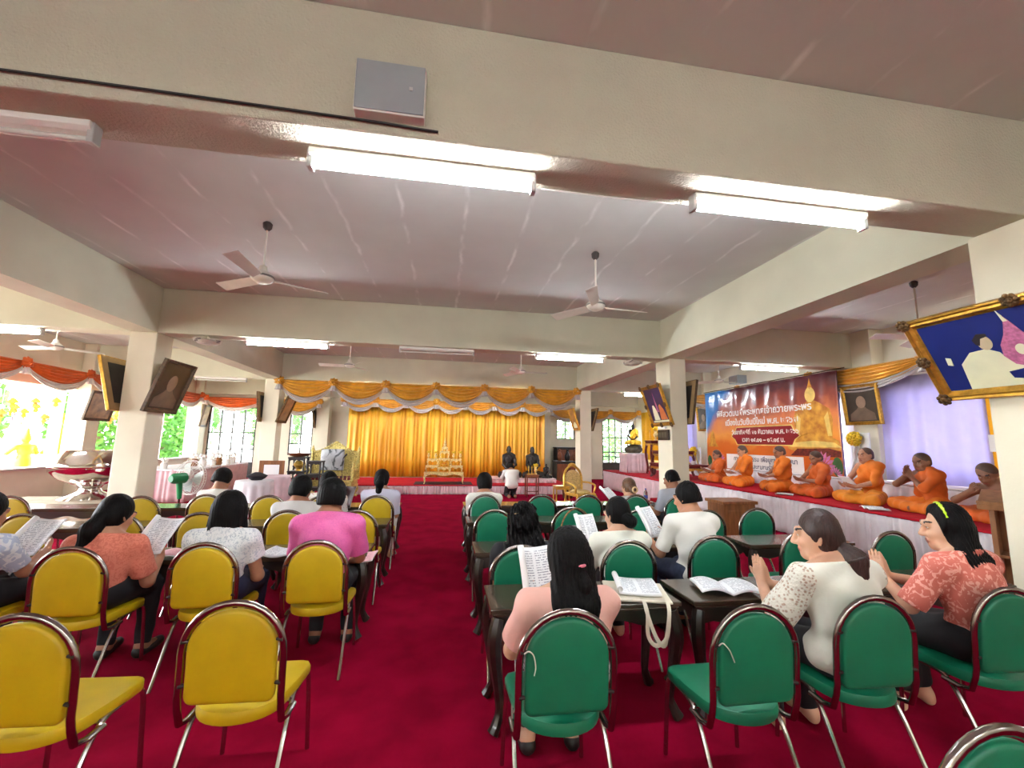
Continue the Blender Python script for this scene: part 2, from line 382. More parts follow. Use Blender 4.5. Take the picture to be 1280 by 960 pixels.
# ---------------------------------------------------------------- ceiling fans and orbit fans
M_fan = mat('fan enamel cream', (226, 220, 204), rough=.35, var=.05); M_fan2 = mat('fan dark fitting', (60, 50, 44), rough=.5); M_band = mat('fan grey band', (130, 126, 118), rough=.4)
def blade(a, L=.56, w=.06):
    def fn(u, v):
        r = .12+L*u; s = (v-.5)*2*(w*(.75+.35*u)); t = (v-.5)*.05
        return (r*math.cos(a)-s*math.sin(a), r*math.sin(a)+s*math.cos(a), -.03+t)
    return MB().grid(fn, 8, 3, .006)
def ceiling_fan(x, y, z, label, a0=.3, top=4.0):
    r = empty('ceiling_fan', (x, y, z), 0, label, 'fan', 'ceiling fans'); h = top-z
    MB().tube([(0, 0, .08), (0, 0, h-.07)], .012, 8).build('rod', M_fan, r)
    MB().lathe([(.02, h-.1), (.045, h-.07), (.05, h-.02), (.03, h)], 14).build('canopy', M_fan2, r)
    MB().lathe([(.02, .13), (.035, .12), (.05, .06), (.085, .035), (.115, 0), (.115, -.02), (.1, -.045), (.06, -.07), (.02, -.078)], 22).build('motor', M_fan, r)
    MB().lathe([(.1155, .005), (.121, -.004), (.1155, -.018)], 22, caps=False).build('band', M_band, r)
    for k in range(3): blade(a0+k*2*PI/3).build('blade', M_fan, r)
ceiling_fan(-2.06, 4.85, 3.36, 'ceiling fan over the yellow chairs, nearest on the left side', .5)
ceiling_fan(1.8, 4.85, 3.31, 'ceiling fan over the green chairs, nearest on the right side', .1)
ceiling_fan(-2.28, 10.3, 3.33, 'small distant ceiling fan above the golden throne', 1.1)
ceiling_fan(1.84, 10.3, 3.36, 'small distant ceiling fan above the two dark statues with one blade to the right', 0.)
ceiling_fan(6.6, 4.85, 3.2, 'ceiling fan in the right aisle half hidden by the big blue picture', .9)
ceiling_fan(7.3, 10.3, 3.35, 'distant ceiling fan in the right aisle beside the banner', .2)
ceiling_fan(-7.2, 8.9, 3.2, 'ceiling fan in the left aisle above the leaning picture back', .8)
def orbit_fan(x, y, label):
    r = empty('orbit_fan', (x, y, 3.25), 0, label, 'fan', 'orbit fans on the middle beam')
    MB().lathe([(.012, 0), (.012, -.06)], 8).build('stem', M_fan, r)
    g = MB()
    for R, z in ((.2, -.06), (.19, -.09), (.14, -.12), (.08, -.135)): g.tube([(R*math.cos(a), R*math.sin(a), z) for a in np.linspace(0, 2*PI, 28, endpoint=False)], .0035, 5, closed=True)
    for k in range(20):
        a = 2*PI*k/20; g.tube([(R*math.cos(a), R*math.sin(a), z) for R, z in ((.05, -.05), (.2, -.06), (.19, -.09), (.14, -.12), (.05, -.14))], .0025, 4)
    g.build('cage', M_fan, r)
    MB().lathe([(.02, -.055), (.12, -.062), (.16, -.09), (.13, -.125), (.04, -.14)], 18).build('motor', M_fan, r)
    for k in range(3): blade(k*2.1, .07, .035).build('blade', M_band, r, loc=(0, 0, -.05))
orbit_fan(-3.98, 7.62, 'round caged orbit fan near the left pillar with the portrait'); orbit_fan(3.56, 7.62, 'round caged orbit fan near the right pillar with the gold framed picture')
# ---------------------------------------------------------------- camera, world
cam = bpy.data.cameras.new('camera'); co = bpy.data.objects.new('camera', cam); COL.objects.link(co); S.camera = co
cam.sensor_width = 36.; cam.lens = 526.584/1280*36.; cam.clip_start = .05
yaw, pitch, roll = .155614, .135652, .0185258
f = Vector((math.sin(yaw)*math.cos(pitch), math.cos(yaw)*math.cos(pitch), math.sin(pitch))); rt = Vector((math.cos(yaw), -math.sin(yaw), 0)); up = rt.cross(f)
r2 = rt*math.cos(roll)+up*math.sin(roll); u2 = up*math.cos(roll)-rt*math.sin(roll)
m3 = Matrix((r2, u2, -f)).transposed(); co.matrix_world = Matrix.Translation((0, 0, 1.6)) @ m3.to_4x4()
W = bpy.data.worlds.new('sky'); S.world = W; W.use_nodes = True; nt = W.node_tree
sky = nd(nt, 'ShaderNodeTexSky'); sky.sky_type = 'HOSEK_WILKIE'; sky.turbidity = 6; sky.sun_direction = Vector((-.5, .2, .8)).normalized()
hs = nd(nt, 'ShaderNodeHueSaturation'); hs.inputs['Saturation'].default_value = .35
nt.links.new(sky.outputs[0], hs.inputs['Color']); nt.links.new(hs.outputs[0], nt.nodes['Background'].inputs[0]); nt.nodes['Background'].inputs[1].default_value = 16.
S.view_settings.view_transform = 'Standard'; S.view_settings.look = 'None'; S.view_settings.gamma = 1.; S.view_settings.use_curve_mapping = False
S.view_settings.exposure = 2.9
S.cycles.use_denoising = True; S.cycles.max_bounces = 8; S.cycles.sample_clamp_indirect = 8.
# ================================================================ chairs and desks
M_chrome = mat('chrome tube', (160, 152, 146), rough=.18, metal=1., var=.06, scale=3)
M_leg = mat('chrome leg', (188, 180, 174), rough=.22, metal=1., var=.1, scale=3)
M_yel = mat('yellow vinyl', (196, 166, 6), rough=.5, var=.05, scale=8, bump=.05, bscale=220); M_grn = mat('green vinyl', (0, 116, 82), rough=.45, var=.06, scale=8, bump=.05, bscale=220)
M_clipd = mat('dark bracket', (50, 40, 36), rough=.35, metal=.6)
M_string = mat('white string', (226, 224, 210), rough=.9)
def pad_outline(w, z0, z1, r0, n=12):
    """flat foot, rounded low corners, round top"""
    zc = z1-w*.92; p = [(-w+r0, z0), (w-r0, z0)]
    p += arc(w-r0, z0+r0, r0, -90, 0, 4)[1:]
    p += [(w*math.cos(t), zc+w*.92*math.sin(t)) for t in np.linspace(0, PI, n*2+1)]
    p += arc(-w+r0, z0+r0, r0, 180, 270, 4)[:-1]
    return p
def puffy(poly, d, n=3, dome=.012):
    """outline in xz made into a soft slab of depth d along y"""
    c = Vector((sum(p[0] for p in poly)/len(poly), sum(p[1] for p in poly)/len(poly))); m = MB(); N = len(poly); vs = []; rings = []
    prof = [(.55, -d/2-dome*.8), (.9, -d/2-dome*.35), (.975, -d/2), (1., -d/4), (1., d/4), (.975, d/2), (.9, d/2+dome*.35), (.55, d/2+dome*.8)]
    for s, y in prof:
        for p in poly: q = c+(Vector(p)-c)*s; vs.append((q.x, y, q.y))
    fs = [(i*N+k, i*N+(k+1) % N, (i+1)*N+(k+1) % N, (i+1)*N+k) for i in range(len(prof)-1) for k in range(N)]
    vs += [(c.x, -d/2-dome, c.y), (c.x, d/2+dome, c.y)]; e = len(vs)
    fs += [((k+1) % N, k, e-2) for k in range(N)]+[((len(prof)-1)*N+k, (len(prof)-1)*N+(k+1) % N, e-1) for k in range(N)]
    return m.add(vs, fs)
def make_chair(m):
    t = empty('banquet_chair')
    # seat: wide front, round rear
    out = [(-.205, .2), (-.19, .225), (-.16, .235), (.16, .235), (.19, .225), (.205, .2)]+[(.2, .05)]+[(.185*math.cos(a), -.05-.15*math.sin(a)) for a in np.linspace(.15, PI-.15, 14)]+[(-.2, .05)]
    s = puffy([(x, -y) for x, y in out], .05, dome=.014); s.v = [(x, -z, y+.418) for x, y, z in s.v]; s.build('seat', m, t, angle=50)
    lean = Matrix.Translation((0, -.185, .5)) @ Matrix.Rotation(rad(4), 4, 'X') @ Matrix.Translation((0, 0, -.5))
    b = puffy(pad_outline(.181, .478, .864, .035), .03, dome=.008); b.v = [tuple(lean @ Vector(p)) for p in b.v]; b.build('backrest', m, t, angle=50)
    W = .206; zc = .682
    path = [(-W, -.02, .375), (-W, -.1, .37), (-W, -.155, .385), (-W, -.178, .45), (-W, -.188, .50)]
    hoop = [(-W, 0, .56), (-W, 0, .63)]+[(W*math.cos(a), 0, zc+W*1.0*math.sin(a)) for a in np.linspace(PI, 0, 17)]+[(W, 0, .63), (W, 0, .56)]
    path += [tuple(lean @ Vector(p)) for p in hoop]+[(-x, y, z) for x, y, z in path[::-1]]
    MB().tube(path, .0155, 10, flat=.8).build('back_frame', M_chrome, t)
    for sx in (-1, 1):
        MB().tube(smooth_path([(sx*.175, .21, .398), (sx*.19, .228, .36), (sx*.198, .236, .2), (sx*.205, .245, .012)], 4), .011, 8).build('leg', M_leg, t)
        MB().tube(smooth_path([(sx*.187, .06, .395), (sx*.2, -.03, .38), (sx*.205, -.1, .30), (sx*.207, -.19, .13), (sx*.208, -.255, .012)], 5), .011, 8).build('leg', M_leg, t)
    fr = MB()
    for sx in (-1, 1): fr.tube(smooth_path([(sx*.175, .21, .398), (sx*.188, .1, .394), (sx*.19, -.02, .39)], 4), .011, 8)
    fr.tube([(-.175, .205, .396), (.175, .205, .396)], .009, 8); fr.tube([(-.19, -.02, .388), (.19, -.02, .388)], .009, 8); fr.build('seat_frame', M_leg, t)
    for sx in (-1, 1):
        for z in (.555, .735):
            p = lean @ Vector((sx*.175, -.004, z)); q = lean @ Vector((sx*(W-.002), -.004, z)); MB().tube([p, p*.5+q*.5, q], [.006, .009, .011], 8).build('bracket', M_clipd, t)
    return t
proto = {'yellow': make_chair(M_yel), 'green': make_chair(M_grn)}
used = {'yellow': 0, 'green': 0}
def chair(x, ytop, kind, label, rz=0.):
    """chair whose hoop top is at (x, ytop)"""
    y = ytop+.215*math.cos(rz); x = x-.215*math.sin(rz)
    o = proto[kind] if not used[kind] else dup(proto[kind]); used[kind] = 1
    o.location = (x, y, 0); o.rotation_euler = (0, 0, rz); tag(o, label, 'chair', kind+' banquet chairs'); return o
YC = [(-.86, 2.09, 'empty yellow chair nearest the camera beside the aisle', -.04), (-1.6, 2.03, 'empty yellow chair in the nearest row cut by the left edge of the photo', -.06),
 (-2.27, 3.14, 'yellow chair holding the woman in the coral blouse with the long black ponytail', 0), (-1.54, 3.2, 'yellow chair holding the woman in the white flowered blouse with bobbed hair', 0), (-.84, 3.21, 'yellow chair holding the man in the bright pink shirt', 0),
 (-2.98, 3.15, 'yellow chair under the person in light blue cut by the left edge of the photo', 0),
 (-3.6, 4.42, 'empty yellow chair behind the light blue booklet held at the left edge', 0), (-2.85, 4.40, 'yellow chair hidden behind the ponytail woman in coral', 0), (-2.2, 4.43, 'yellow chair half hidden to the left of the bobbed black hair', 0), (-1.48, 4.53, 'yellow chair holding the man in the white shirt behind the pink shirt', 0), (-.83, 4.51, 'empty yellow aisle chair just ahead of the man in pink', 0),
 (-4.75, 5.64, 'far yellow chair at the left edge of the photo before the giant silver bowl', 0), (-3.44, 5.62, 'empty far yellow chair left of the green pedestal fan', 0), (-2.82, 5.76, 'far yellow chair holding the white collared person by the pedestal fan', 0), (-2.08, 5.67, 'empty far yellow chair in front of the round white table', 0), (-1.45, 5.62, 'far yellow chair in front of the golden throne, under the person with the folder', 0), (-.81, 5.65, 'far yellow aisle chair holding the woman in white with a black ponytail', 0)]
for x, y, l, rz in YC: chair(x, y, 'yellow', l, rz)
GC = [(.55, 1.84, 'green chair with a white string holding the long haired woman in pale pink', .0), (1.4, 1.8, 'empty green chair with a tied white string beside the tote bag desk', -.0), (2.07, 1.84, 'green chair holding the woman in the white lace blouse', -.05), (2.92, 1.87, 'green chair holding the woman in the coral lace blouse', -.08), (1.44, .98, 'green chair whose top alone shows in the bottom right corner', 0),
 (.55, 2.96, 'green aisle chair holding the woman in black with wavy hair', 0), (1.37, 3.04, 'green chair holding the woman in white with a low bun', 0), (2.12, 3.14, 'green chair holding the man in the white T-shirt', -.03), (3.0, 3.24, 'green chair hidden behind the head of the lace blouse woman', 0), (3.83, 3.19, 'empty green chair left of the coral lace woman near the white stage skirt', -.03),
 (.55, 4.49, 'empty green aisle chair in front of the wavy haired woman', 0), (1.41, 4.62, 'empty green chair behind the wicker basket', 0), (2.12, 4.43, 'empty green chair ahead of the low bun woman in white', 0), (2.87, 4.34, 'green chair partly hidden behind the man in the white T-shirt', 0), (3.57, 4.47, 'empty green chair standing alone by the white skirt of the monks\' stage', -.06),
 (.57, 5.72, 'far green aisle chair holding the short haired woman in white', 0), (1.33, 5.71, 'empty far green chair in front of the kneeling man', 0), (1.98, 5.7, 'empty far green chair in front of the gold armchair', 0), (2.68, 5.69, 'far green chair holding the woman with the flower ornament in her hair', 0), (3.22, 5.5, 'far green chair holding the man in grey', -.1)]
chairs = []
for x, y, l, rz in GC: chairs.append(chair(x, y, 'green', l, rz))
def tie(o, sx, z0, pts):
    MB().tube(smooth_path(pts), .0028, 5).build('tied_string', M_string, o)
tie(chairs[0], -1, 0, [(-.19, -.222, .735), (-.175, -.236, .75), (-.155, -.238, .735), (-.145, -.236, .69), (-.15, -.232, .655)])
tie(chairs[1], -1, 0, [(-.19, -.222, .74), (-.18, -.236, .755), (-.155, -.24, .73), (-.14, -.238, .70), (-.128, -.234, .675)])
M_desk = mat('dark lacquered desk', (44, 34, 28), rough=.3, var=.25, scale=7, stretch=(.4, 3, 3), coat=.3); M_desktop = mat('worn desk top', (72, 58, 44), rough=.25, var=.2, scale=6, stretch=(.5, 4, 4), coat=.4)
def make_desk():
    t = empty('low_desk'); L, D = .58, .21
    MB().box(-L, L, -D, D, .632, .66).box(-L+.012, L-.012, -D+.012, D-.012, .617, .632).build('top', M_desktop, t, smooth=False, bev=.006)
    def ap(n, half, M):
        pts = [(-half, .617), (half, .617)]; low = []
        for i in range(33):
            u = i/32; x = half*(1-2*u); e = abs(2*u-1); low.append((x, .545+.018*math.cos(6*PI*u)+(-.05*max(0, e-.8)/.2)))
        return pts+low
    a = MB(); half = L-.03
    for s in (-1, 1): a.prism(ap(0, half, 0), s*(D-.03)-.011, s*(D-.03)+.011)
    R = Matrix.Rotation(PI/2, 4, 'Z')
    for s in (-1, 1): a.prism(ap(0, D-.03, 0), s*(L-.03)-.011, s*(L-.03)+.011, R)
    a.build('apron', M_desk, t, smooth=False)
    for sx in (-1, 1):
        for sy in (-1, 1):
            pts = [(L-.05, D-.04, .60), (L-.035, D-.028, .53), (L-.03, D-.022, .44), (L-.055, D-.04, .25), (L-.07, D-.05, .12), (L-.05, D-.035, .05), (L-.03, D-.025, .012)]
            MB().tube(smooth_path([(sx*x, sy*y, z) for x, y, z in pts], 3), [v for a, b in zip((.036, .042, .042, .03, .024, .028), (.042, .042, .03, .024, .028, .034)) for v in (a, a*.67+b*.33, a*.33+b*.67)]+[.034], 8).build('leg', M_desk, t)
    return t
DK = [(.875, 2.71, 'dark desk carrying the tote bag, before the near green chairs'), (2.11, 2.70, 'dark desk carrying the open booklet, before the lace blouse woman'), (3.45, 2.74, 'dark desk before the praying woman in coral lace'),
 (.875, 3.93, 'dark desk with the wicker basket'), (2.1, 3.98, 'dark desk before the man in the white T-shirt'), (3.52, 4.0, 'dark desk end near the empty green chair by the stage skirt'),
 (.875, 5.27, 'dark desk behind the far green aisle chair'), (2.1, 5.23, 'dark desk in front of the empty green chairs, ahead of the low bun woman'),
 (.9, 6.55, 'farthest dark desk on the green side next to the aisle'), (2.15, 6.55, 'farthest dark desk on the green side with white papers'), (3.4, 6.5, 'farthest dark desk with a bottle beside the right pillar'),
 (-1.17, 3.95, 'dark desk before the man in pink'), (-2.37, 3.92, 'dark desk with the pink booklet before the ponytail woman'), (-3.57, 3.92, 'dark desk at the left edge before the light blue person'),
 (-1.17, 5.22, 'dark desk ahead of the man in the white shirt, ending at the aisle'), (-2.38, 5.2, 'dark desk ahead of the bobbed hair woman, third row'), (-3.6, 5.2, 'dark desk in the third yellow row, left of the ponytail woman'),
 (-1.17, 6.5, 'farthest desk on the yellow side next to the aisle'), (-2.38, 6.5, 'farthest desk on the yellow side with a white paper'), (-3.6, 6.5, 'farthest desk in front of the pedestal fan'), (-4.85, 6.5, 'farthest desk below the giant silver bowl')]
d0 = make_desk()
for i, (x, y, l) in enumerate(DK):
    o = d0 if i == 0 else dup(d0); o.location = (x, y, 0); tag(o, l, 'desk', 'low dark desks')
# ================================================================ people
def Rm(yaw=0, pitch=0, roll=0): return np.array((Matrix.Rotation(rad(yaw), 3, 'Z') @ Matrix.Rotation(rad(pitch), 3, 'X') @ Matrix.Rotation(rad(roll), 3, 'Y')))
A = lambda *p: np.array(p, float)
def unit(v): v = np.asarray(v, float); return v/(np.linalg.norm(v)+1e-9)
def elbow(sh, wr, l1, l2, pole):
    d = wr-sh; L = np.linalg.norm(d)
    if L > .985*(l1+l2): wr = sh+d/L*.985*(l1+l2); d = wr-sh; L = np.linalg.norm(d)
    a = (l1*l1-l2*l2+L*L)/(2*L); h = math.sqrt(max(l1*l1-a*a, 1e-6)); u = d/L; p = np.asarray(pole, float); p = unit(p-u*(p@u))
    return sh+u*a+p*h, wr
def hand(F, wr, d, n, side, curl=25, sc=1., spread=.4, flat=False):
    """palm with four fingers and a thumb; n leaves the palm, side +1 right hand"""
    u = unit(d); n = unit(np.asarray(n, float)-u*(np.asarray(n, float)@u)); s = np.cross(n, u)*side  # thumb side
    q = lambda a, b, c: wr+sc*(u*a+s*b+n*c)
    for b in (.03, .011, -.009, -.028): F.cone(q(.0, b*.55, 0), q(.085, b, 0), .016*sc, .0125*sc, .012)
    for b, L in ((.031, .07), (.011, .079), (-.010, .074), (-.030, .058)):
        p = q(.085, b, 0); ang = 0; r = .0092
        for i, f in enumerate((.45, .32, .23)):
            ang += rad(curl)*(.6 if i == 0 else 1.); dr = unit(u*math.cos(ang)+n*math.sin(ang)+s*(b*spread if i == 0 else 0)); e = p+dr*L*f*sc
            F.cone(p, e, r*sc, (r-.0012)*sc, .004); p = e; r -= .0012
    t0, t1, t2, t3 = q(.015, .022, .004), q(.045, .046, .012), q(.075, .058, .02), q(.098, .056, .028)
    F.chain([t0, t1, t2, t3], [.014*sc, .012*sc, .0105*sc, .009*sc], .006)
def head(F, Hc, R, s=1.08, stubble=None, female=False):
    P = lambda x, y, z: Hc+R @ (A(x, y, z)*s)
    F.ell(P(0, -.012, .02), A(.075, .094, .094)*s, R.T, .03); F.ell(P(0, .022, -.035), A(.059, .066, .082)*s, R.T, .03)
    F.ell(P(0, .056, -.098), A(.028, .028, .022)*s, R.T, .025)
    for x in (-1, 1):
        F.ell(P(x*.034, .062, -.03), A(.024, .02, .022)*s, R.T, .02); F.ell(P(x*.036, .048, -.085), A(.02, .03, .018)*s, R.T, .03)
        F.ell(P(x*.0775, -.008, -.012), A(.009, .021, .032)*s, R.T, .008); F.ell(P(x*.034, .069, .008), A(.016, .012, .012)*s, R.T, .006)
    F.cone(P(-.036, .074, .027), P(.036, .074, .027), .013*s, .013*s, .015)
    F.cone(P(0, .082, .012), P(0, .102, -.03), .009*s, .014*s, .01); F.cone(P(-.016, .088, -.034), P(.016, .088, -.034), .011*s, .011*s, .008)
    F.cone(P(-.018, .08, -.062), P(.018, .08, -.062), .0095*s, .0095*s, .006); F.cone(P(-.014, .078, -.073), P(.014, .078, -.073), .0095*s, .0095*s, .006)
def face_paint(Hc, R, s, nails=None):
    def paint(c):
        q = (c-Hc) @ R/s; out = np.zeros(len(c), int); x = np.abs(q[:, 0]); y = q[:, 1]; z = q[:, 2]; fr = y > .055
        e = ((x-.034)/.0115)**2+((z-.007)/.0036)**2
        out[fr & (e < 1)] = 1; out[fr & (((x-.034)/.0075)**2+((z-.008)/.0042)**2 < 1)] = 2
        out[fr & (((x-.034)/.017)**2+((z-.034+((x-.036)*3)**2*.2)/.0048)**2 < 1)] = 2
        out[fr & (q[:, 1] > .07) & ((x/.024)**2+((z+.0675)/.0125)**2 < 1)] = 3
        return out
    return paint
M_eyew = mat('eye white', (225, 220, 212), rough=.25, var=.02); M_eyed = mat('eye and brow dark', (26, 18, 16), rough=.4); M_lip = mat('lips', (150, 84, 76), rough=.5)
SK = {k: mat('skin '+k, c, rough=.5, var=.05, scale=14, bump=.04, bscale=160, sub=.12) for k, c in dict(light=(206, 158, 128), tan=(178, 126, 96), brown=(156, 104, 76), dark=(132, 88, 64)).items()}
M_hair = mat('black hair', (15, 12, 12), rough=.55, var=.3, scale=3, stretch=(60, 60, 4), bump=.4, bscale=1.5, spec=.12)
M_hair2 = mat('dark brown hair', (58, 34, 28), rough=.48, var=.3, scale=3, stretch=(60, 60, 4), bump=.5, bscale=1.5); M_hair3 = mat('light brown hair', (112, 76, 48), rough=.4, var=.3, scale=3, stretch=(60, 60, 4), bump=.5, bscale=1.5)
M_stub = mat('shaved stubble', (84, 62, 52), rough=.6, var=.1, scale=60)
def cloth_folds(a=.004, seed=0.):
    def f(X, Y, Z): return a*(np.sin(X*31+Z*17+seed+2*np.sin(Y*14+Z*9))*.6+np.sin(Z*42-X*18+Y*23+seed*2)*.4)
    return f
def capsule_cloth(F, J, g, parts, sleeve=None):
    pass
class Body:
    """joints in local space -> body field plus garment fields"""
    def __init__(b, J, w=1., fem=False, hs=1.08): b.J = J; b.w = w; b.hs = hs; b.fem = fem
    def torso(b, F, g=0, k=.05):
        J, w = b.J, b.w
        F.ell(J['pel'], A(.165*w, .125, .105)+g, None, k); F.ell(J['waist'], A(.14*w, .108, .14)+g, None, k)
        F.ell(J['chest'], A(.158*w, .118, .145)+g, None, k)
        F.cone(J['shL']*.82+J['shR']*.18, J['shR']*.82+J['shL']*.18, .064+g, .064+g, k)
        for s in ('shL', 'shR'): F.cone(J[s]*.9+J['neck']*.1, J['neck']+A(0, -.01, .01), .045+g*.8, .048+g*.5, .05)
        F.cone(J['shL']*.5+J['shR']*.5+A(0, 0, -.01), J['neck'], .066+g, .052+g*.6, .04)
        if b.fem:
            for s in (-1, 1): F.ell(J['chest']+A(s*.07*w, .095, -.02), A(.06, .055, .06)+g, None, .04)
        return F
    def arm(b, F, s, g=0, upto=1., fore=True, k=.03, r=1.):
        J = b.J; sh, el, wr = J['sh'+s], J['el'+s], J['wr'+s]
        F.ell(sh, A(.051, .053, .052)*r+g, None, .04)
        e = sh+(el-sh)*upto; F.cone(sh, e, .05*r+g, (.05-.011*upto)*r+g, k)
        if fore: F.cone(el, wr, .041*r+g, .027*r+g, .02)
        return F
    def legs(b, F, g=0, low=True, shin=1.):
        J = b.J
        for s in 'LR':
            F.cone(J['hip'+s], J['kn'+s], .09+g, .062+g, .04)
            if low: F.cone(J['kn'+s], J['kn'+s]+(J['an'+s]-J['kn'+s])*shin, .06+g, (.06-.022*shin)+g, .03)
        return F
    def feet(b, F):
        J = b.J
        for s in 'LR': F.cone(J['an'+s]+A(0, -.02, 0), J['toe'+s], .036, .028, .03); F.cone(J['an'+s], J['an'+s]+A(0, -.03, -.03), .038, .032, .02)
        return F
def build_person(B, spec, loc, rz, label, group=None, h=.009, base=0.):
    """body as one continuous surface, garments and hair as children"""
    J = B.J; F = Field(); B.torso(F); B.legs(F); B.feet(F)
    for s in 'LR':
        B.arm(F, s); hd = spec.get('hand'+s) or (J['wr'+s]-J['el'+s], A(0, -.2, -1), 25)
        hand(F, J['wr'+s], hd[0], hd[1], 1 if s == 'R' else -1, hd[2], sc=spec.get('hsc', 1.))
    F.cone(J['neck'], J['Hc']+J['HR'] @ A(0, -.025, -.08), .053, .056, .03); head(F, J['Hc'], J['HR'], B.hs)
    o = F.mesh('person', [spec['skin'], M_eyew, M_eyed, M_lip], h, paint=face_paint(J['Hc'], J['HR'], B.hs))
    o.location = loc; o.rotation_euler = (0, 0, rz); tag(o, label, 'person', group)
    for fn in spec.get('wear', ()): fn(B, o, h)
    if spec.get('hair'): spec['hair'](B, o, h)
    return o
# ---- garments
def shirt(m, sleeve=.75, hem=.5, name='shirt', folds=.004, g=.014, neck=.055, puff=0., long=False, seed=0., front=.0, collar=None, lace=None):
    def fn(B, o, h):
        J = B.J; F = Field(); B.torso(F, g)
        for s in 'LR':
            if long: B.arm(F, s, g, 1., False); F.cone(J['el'+s], J['el'+s]+(J['wr'+s]-J['el'+s])*long, .043+g, .034+g, .03)
            else:
                e = J['sh'+s]+(J['el'+s]-J['sh'+s])*sleeve; F.ell(J['sh'+s], A(.05, .052, .05)+g+puff*.3, None, .04); F.flat(J['sh'+s], e, .05+g+puff*.5, .048+g+puff, .03)
        N = J["neck"]
        if neck is not None: nn0 = unit(A(0, .3+front, 1)); F.cut(nn0, float(nn0 @ N)+neck-.06)
        F.cut((0, 0, -1), -hem)
        F.mesh(name, m, h, o, folds=cloth_folds(folds, seed))
        if collar:
            c = N+A(0, .0, .0); nn = unit(J['Hc']-N); u = unit(np.cross(nn, A(0, 1, 0))); v = np.cross(nn, u)
            mb = MB()
            mb.grid(lambda a, t: c+u*math.cos(2*PI*a)*(.066-.004*t)+v*math.sin(2*PI*a)*(.066-.004*t)+nn*(-.02+.045*t), 28, 3, .004); mb.build('collar', collar, o)
    return fn
def lace_sleeves(m, g=.02, sleeve=.95):
    def fn(B, o, h):
        J = B.J; F = Field()
        for s in 'LR': F.ell(J['sh'+s], A(.056, .056, .056)+g, None, .03); F.flat(J['sh'+s], J['sh'+s]+(J['el'+s]-J['sh'+s])*sleeve, .056+g, .062+g, .03)
        F.cut((0, 0, 1), float(J['shL'][2])+.072)
        F.mesh('lace_sleeve', m, h, o, folds=cloth_folds(.004))
    return fn
def trousers(m, shin=.92, top=.66, name='trousers'):
    def fn(B, o, h):
        J = B.J; F = Field(); F.ell(J['pel'], A(.168*B.w, .13, .108)+.008, None, .05); B.legs(F, .012, True, shin)
        F.mesh(name, m, max(h, .011), o, folds=cloth_folds(.003, 2))
    return fn
def skirt(m, shin=.8):
    def fn(B, o, h):
        J = B.J; F = Field(); F.ell(J['pel'], A(.168*B.w, .13, .108)+.01, None, .05); B.legs(F, .016, True, shin)
        a, b = (J['hipL']+J['hipR'])/2, (J['knL']+J['knR'])/2; F.cone(a, b, .085, .075, .06); c = (J['anL']+J['anR'])/2; F.cone(b, b+(c-b)*shin, .075, .07, .06)
        F.mesh('skirt', m, max(h, .011), o, folds=cloth_folds(.004, 1))
    return fn
def shoes(m):
    def fn(B, o, h):
        J = B.J
        for s in 'LR':
            F = Field(); F.cone(J['an'+s]+A(0, -.03, -.035), J['toe'+s]+A(0, .01, .002), .044, .034, .03); F.cut((0, 0, 1), .085); F.mesh('shoe', m, .011, o)
    return fn
# ---- hair
def cap_field(B, grow=.0, hl=.03, back=0., low=None):
    J, s = B.J, B.hs; R, Hc = J['HR'], J['Hc']; P = lambda x, y, z: Hc+R @ (A(x, y, z)*s)
    F = Field(); F.ell(P(0, -.02, .028), (A(.085, .099, .096)+grow)*s, R.T, .02); F.ell(P(0, -.035, -.03), (A(.078, .08, .075)+grow)*s, R.T, .03)
    n = R @ unit(A(0, 1, -.55)); F.cut(n, float(n @ Hc)+hl*s)
    if low is not None: n2 = R @ A(0, .0, -1.); F.cut(n2, float(n2 @ Hc)+low*s)
    return F, P
def strands(a=.004, f=90):
    return lambda X, Y, Z: a*np.sin(np.arctan2(Y*1., X+.0001)*f*.12+X*f+Y*f*.7+np.sin(Z*18))
def hair_short(m=None, grow=.004, hl=.03, low=.06, thin=0.):
    def fn(B, o, h):
        F, P = cap_field(B, grow, hl, low=low); F.mesh('hair', m or M_hair, min(h, .009), o, folds=strands(.003, 160))
    return fn
def hair_tail(pts, rs, m=None, knot=None, tie=None, name='ponytail', grow=.002, hl=.032, clip=None):
    """swept back cap plus a tail hanging from pts, given in body axes from the head centre"""
    def fn(B, o, h):
        F, P = cap_field(B, grow, hl, low=.1); F.mesh('hair', m or M_hair, min(h, .009), o, folds=strands(.0015, 160))
        T = Field(); Q = [B.J['Hc']+A(*p) for p in pts]; T.chain(Q, rs, .03); T.mesh(name, m or M_hair, min(h, .009), o, folds=strands(.003, 170))
        if tie:
            c = Q[tie[1]]; d = unit(Q[tie[1]+1]-Q[tie[1]-1] if tie[1] else Q[1]-Q[0]); a = unit(np.cross(d, A(1, 0, .2))); b = np.cross(d, a); r = rs[tie[1]]+.004
            MB().tube([c+a*r*math.cos(t)+b*r*math.sin(t) for t in np.linspace(0, 2*PI, 18, endpoint=False)], .008, 8, closed=True).build('hair_tie', tie[0], o)
    return fn
def hair_bob(m=None, low=-.15, wide=.0):
    def fn(B, o, h):
        F, P = cap_field(B, .006, .03); J = B.J; s = B.hs; F.cuts = []
        for x in (-1, 1): F.cone(P(x*.068, -.015, .02), P(x*(.086+wide), .0, low+.03), .035, .028, .03); F.cone(P(x*.04, -.06, .0), P(x*.055, -.065, low+.02), .05, .042, .03)
        F.cone(P(0, -.06, 0), P(0, -.08, low+.02), .05, .045, .03)
        n = J['HR'] @ unit(A(0, 1, -.12)); F.cut(n, float(n @ J['Hc'])+.042*s)
        F.mesh('hair', m or M_hair, min(h, .009), o, folds=strands(.003, 170))
    return fn
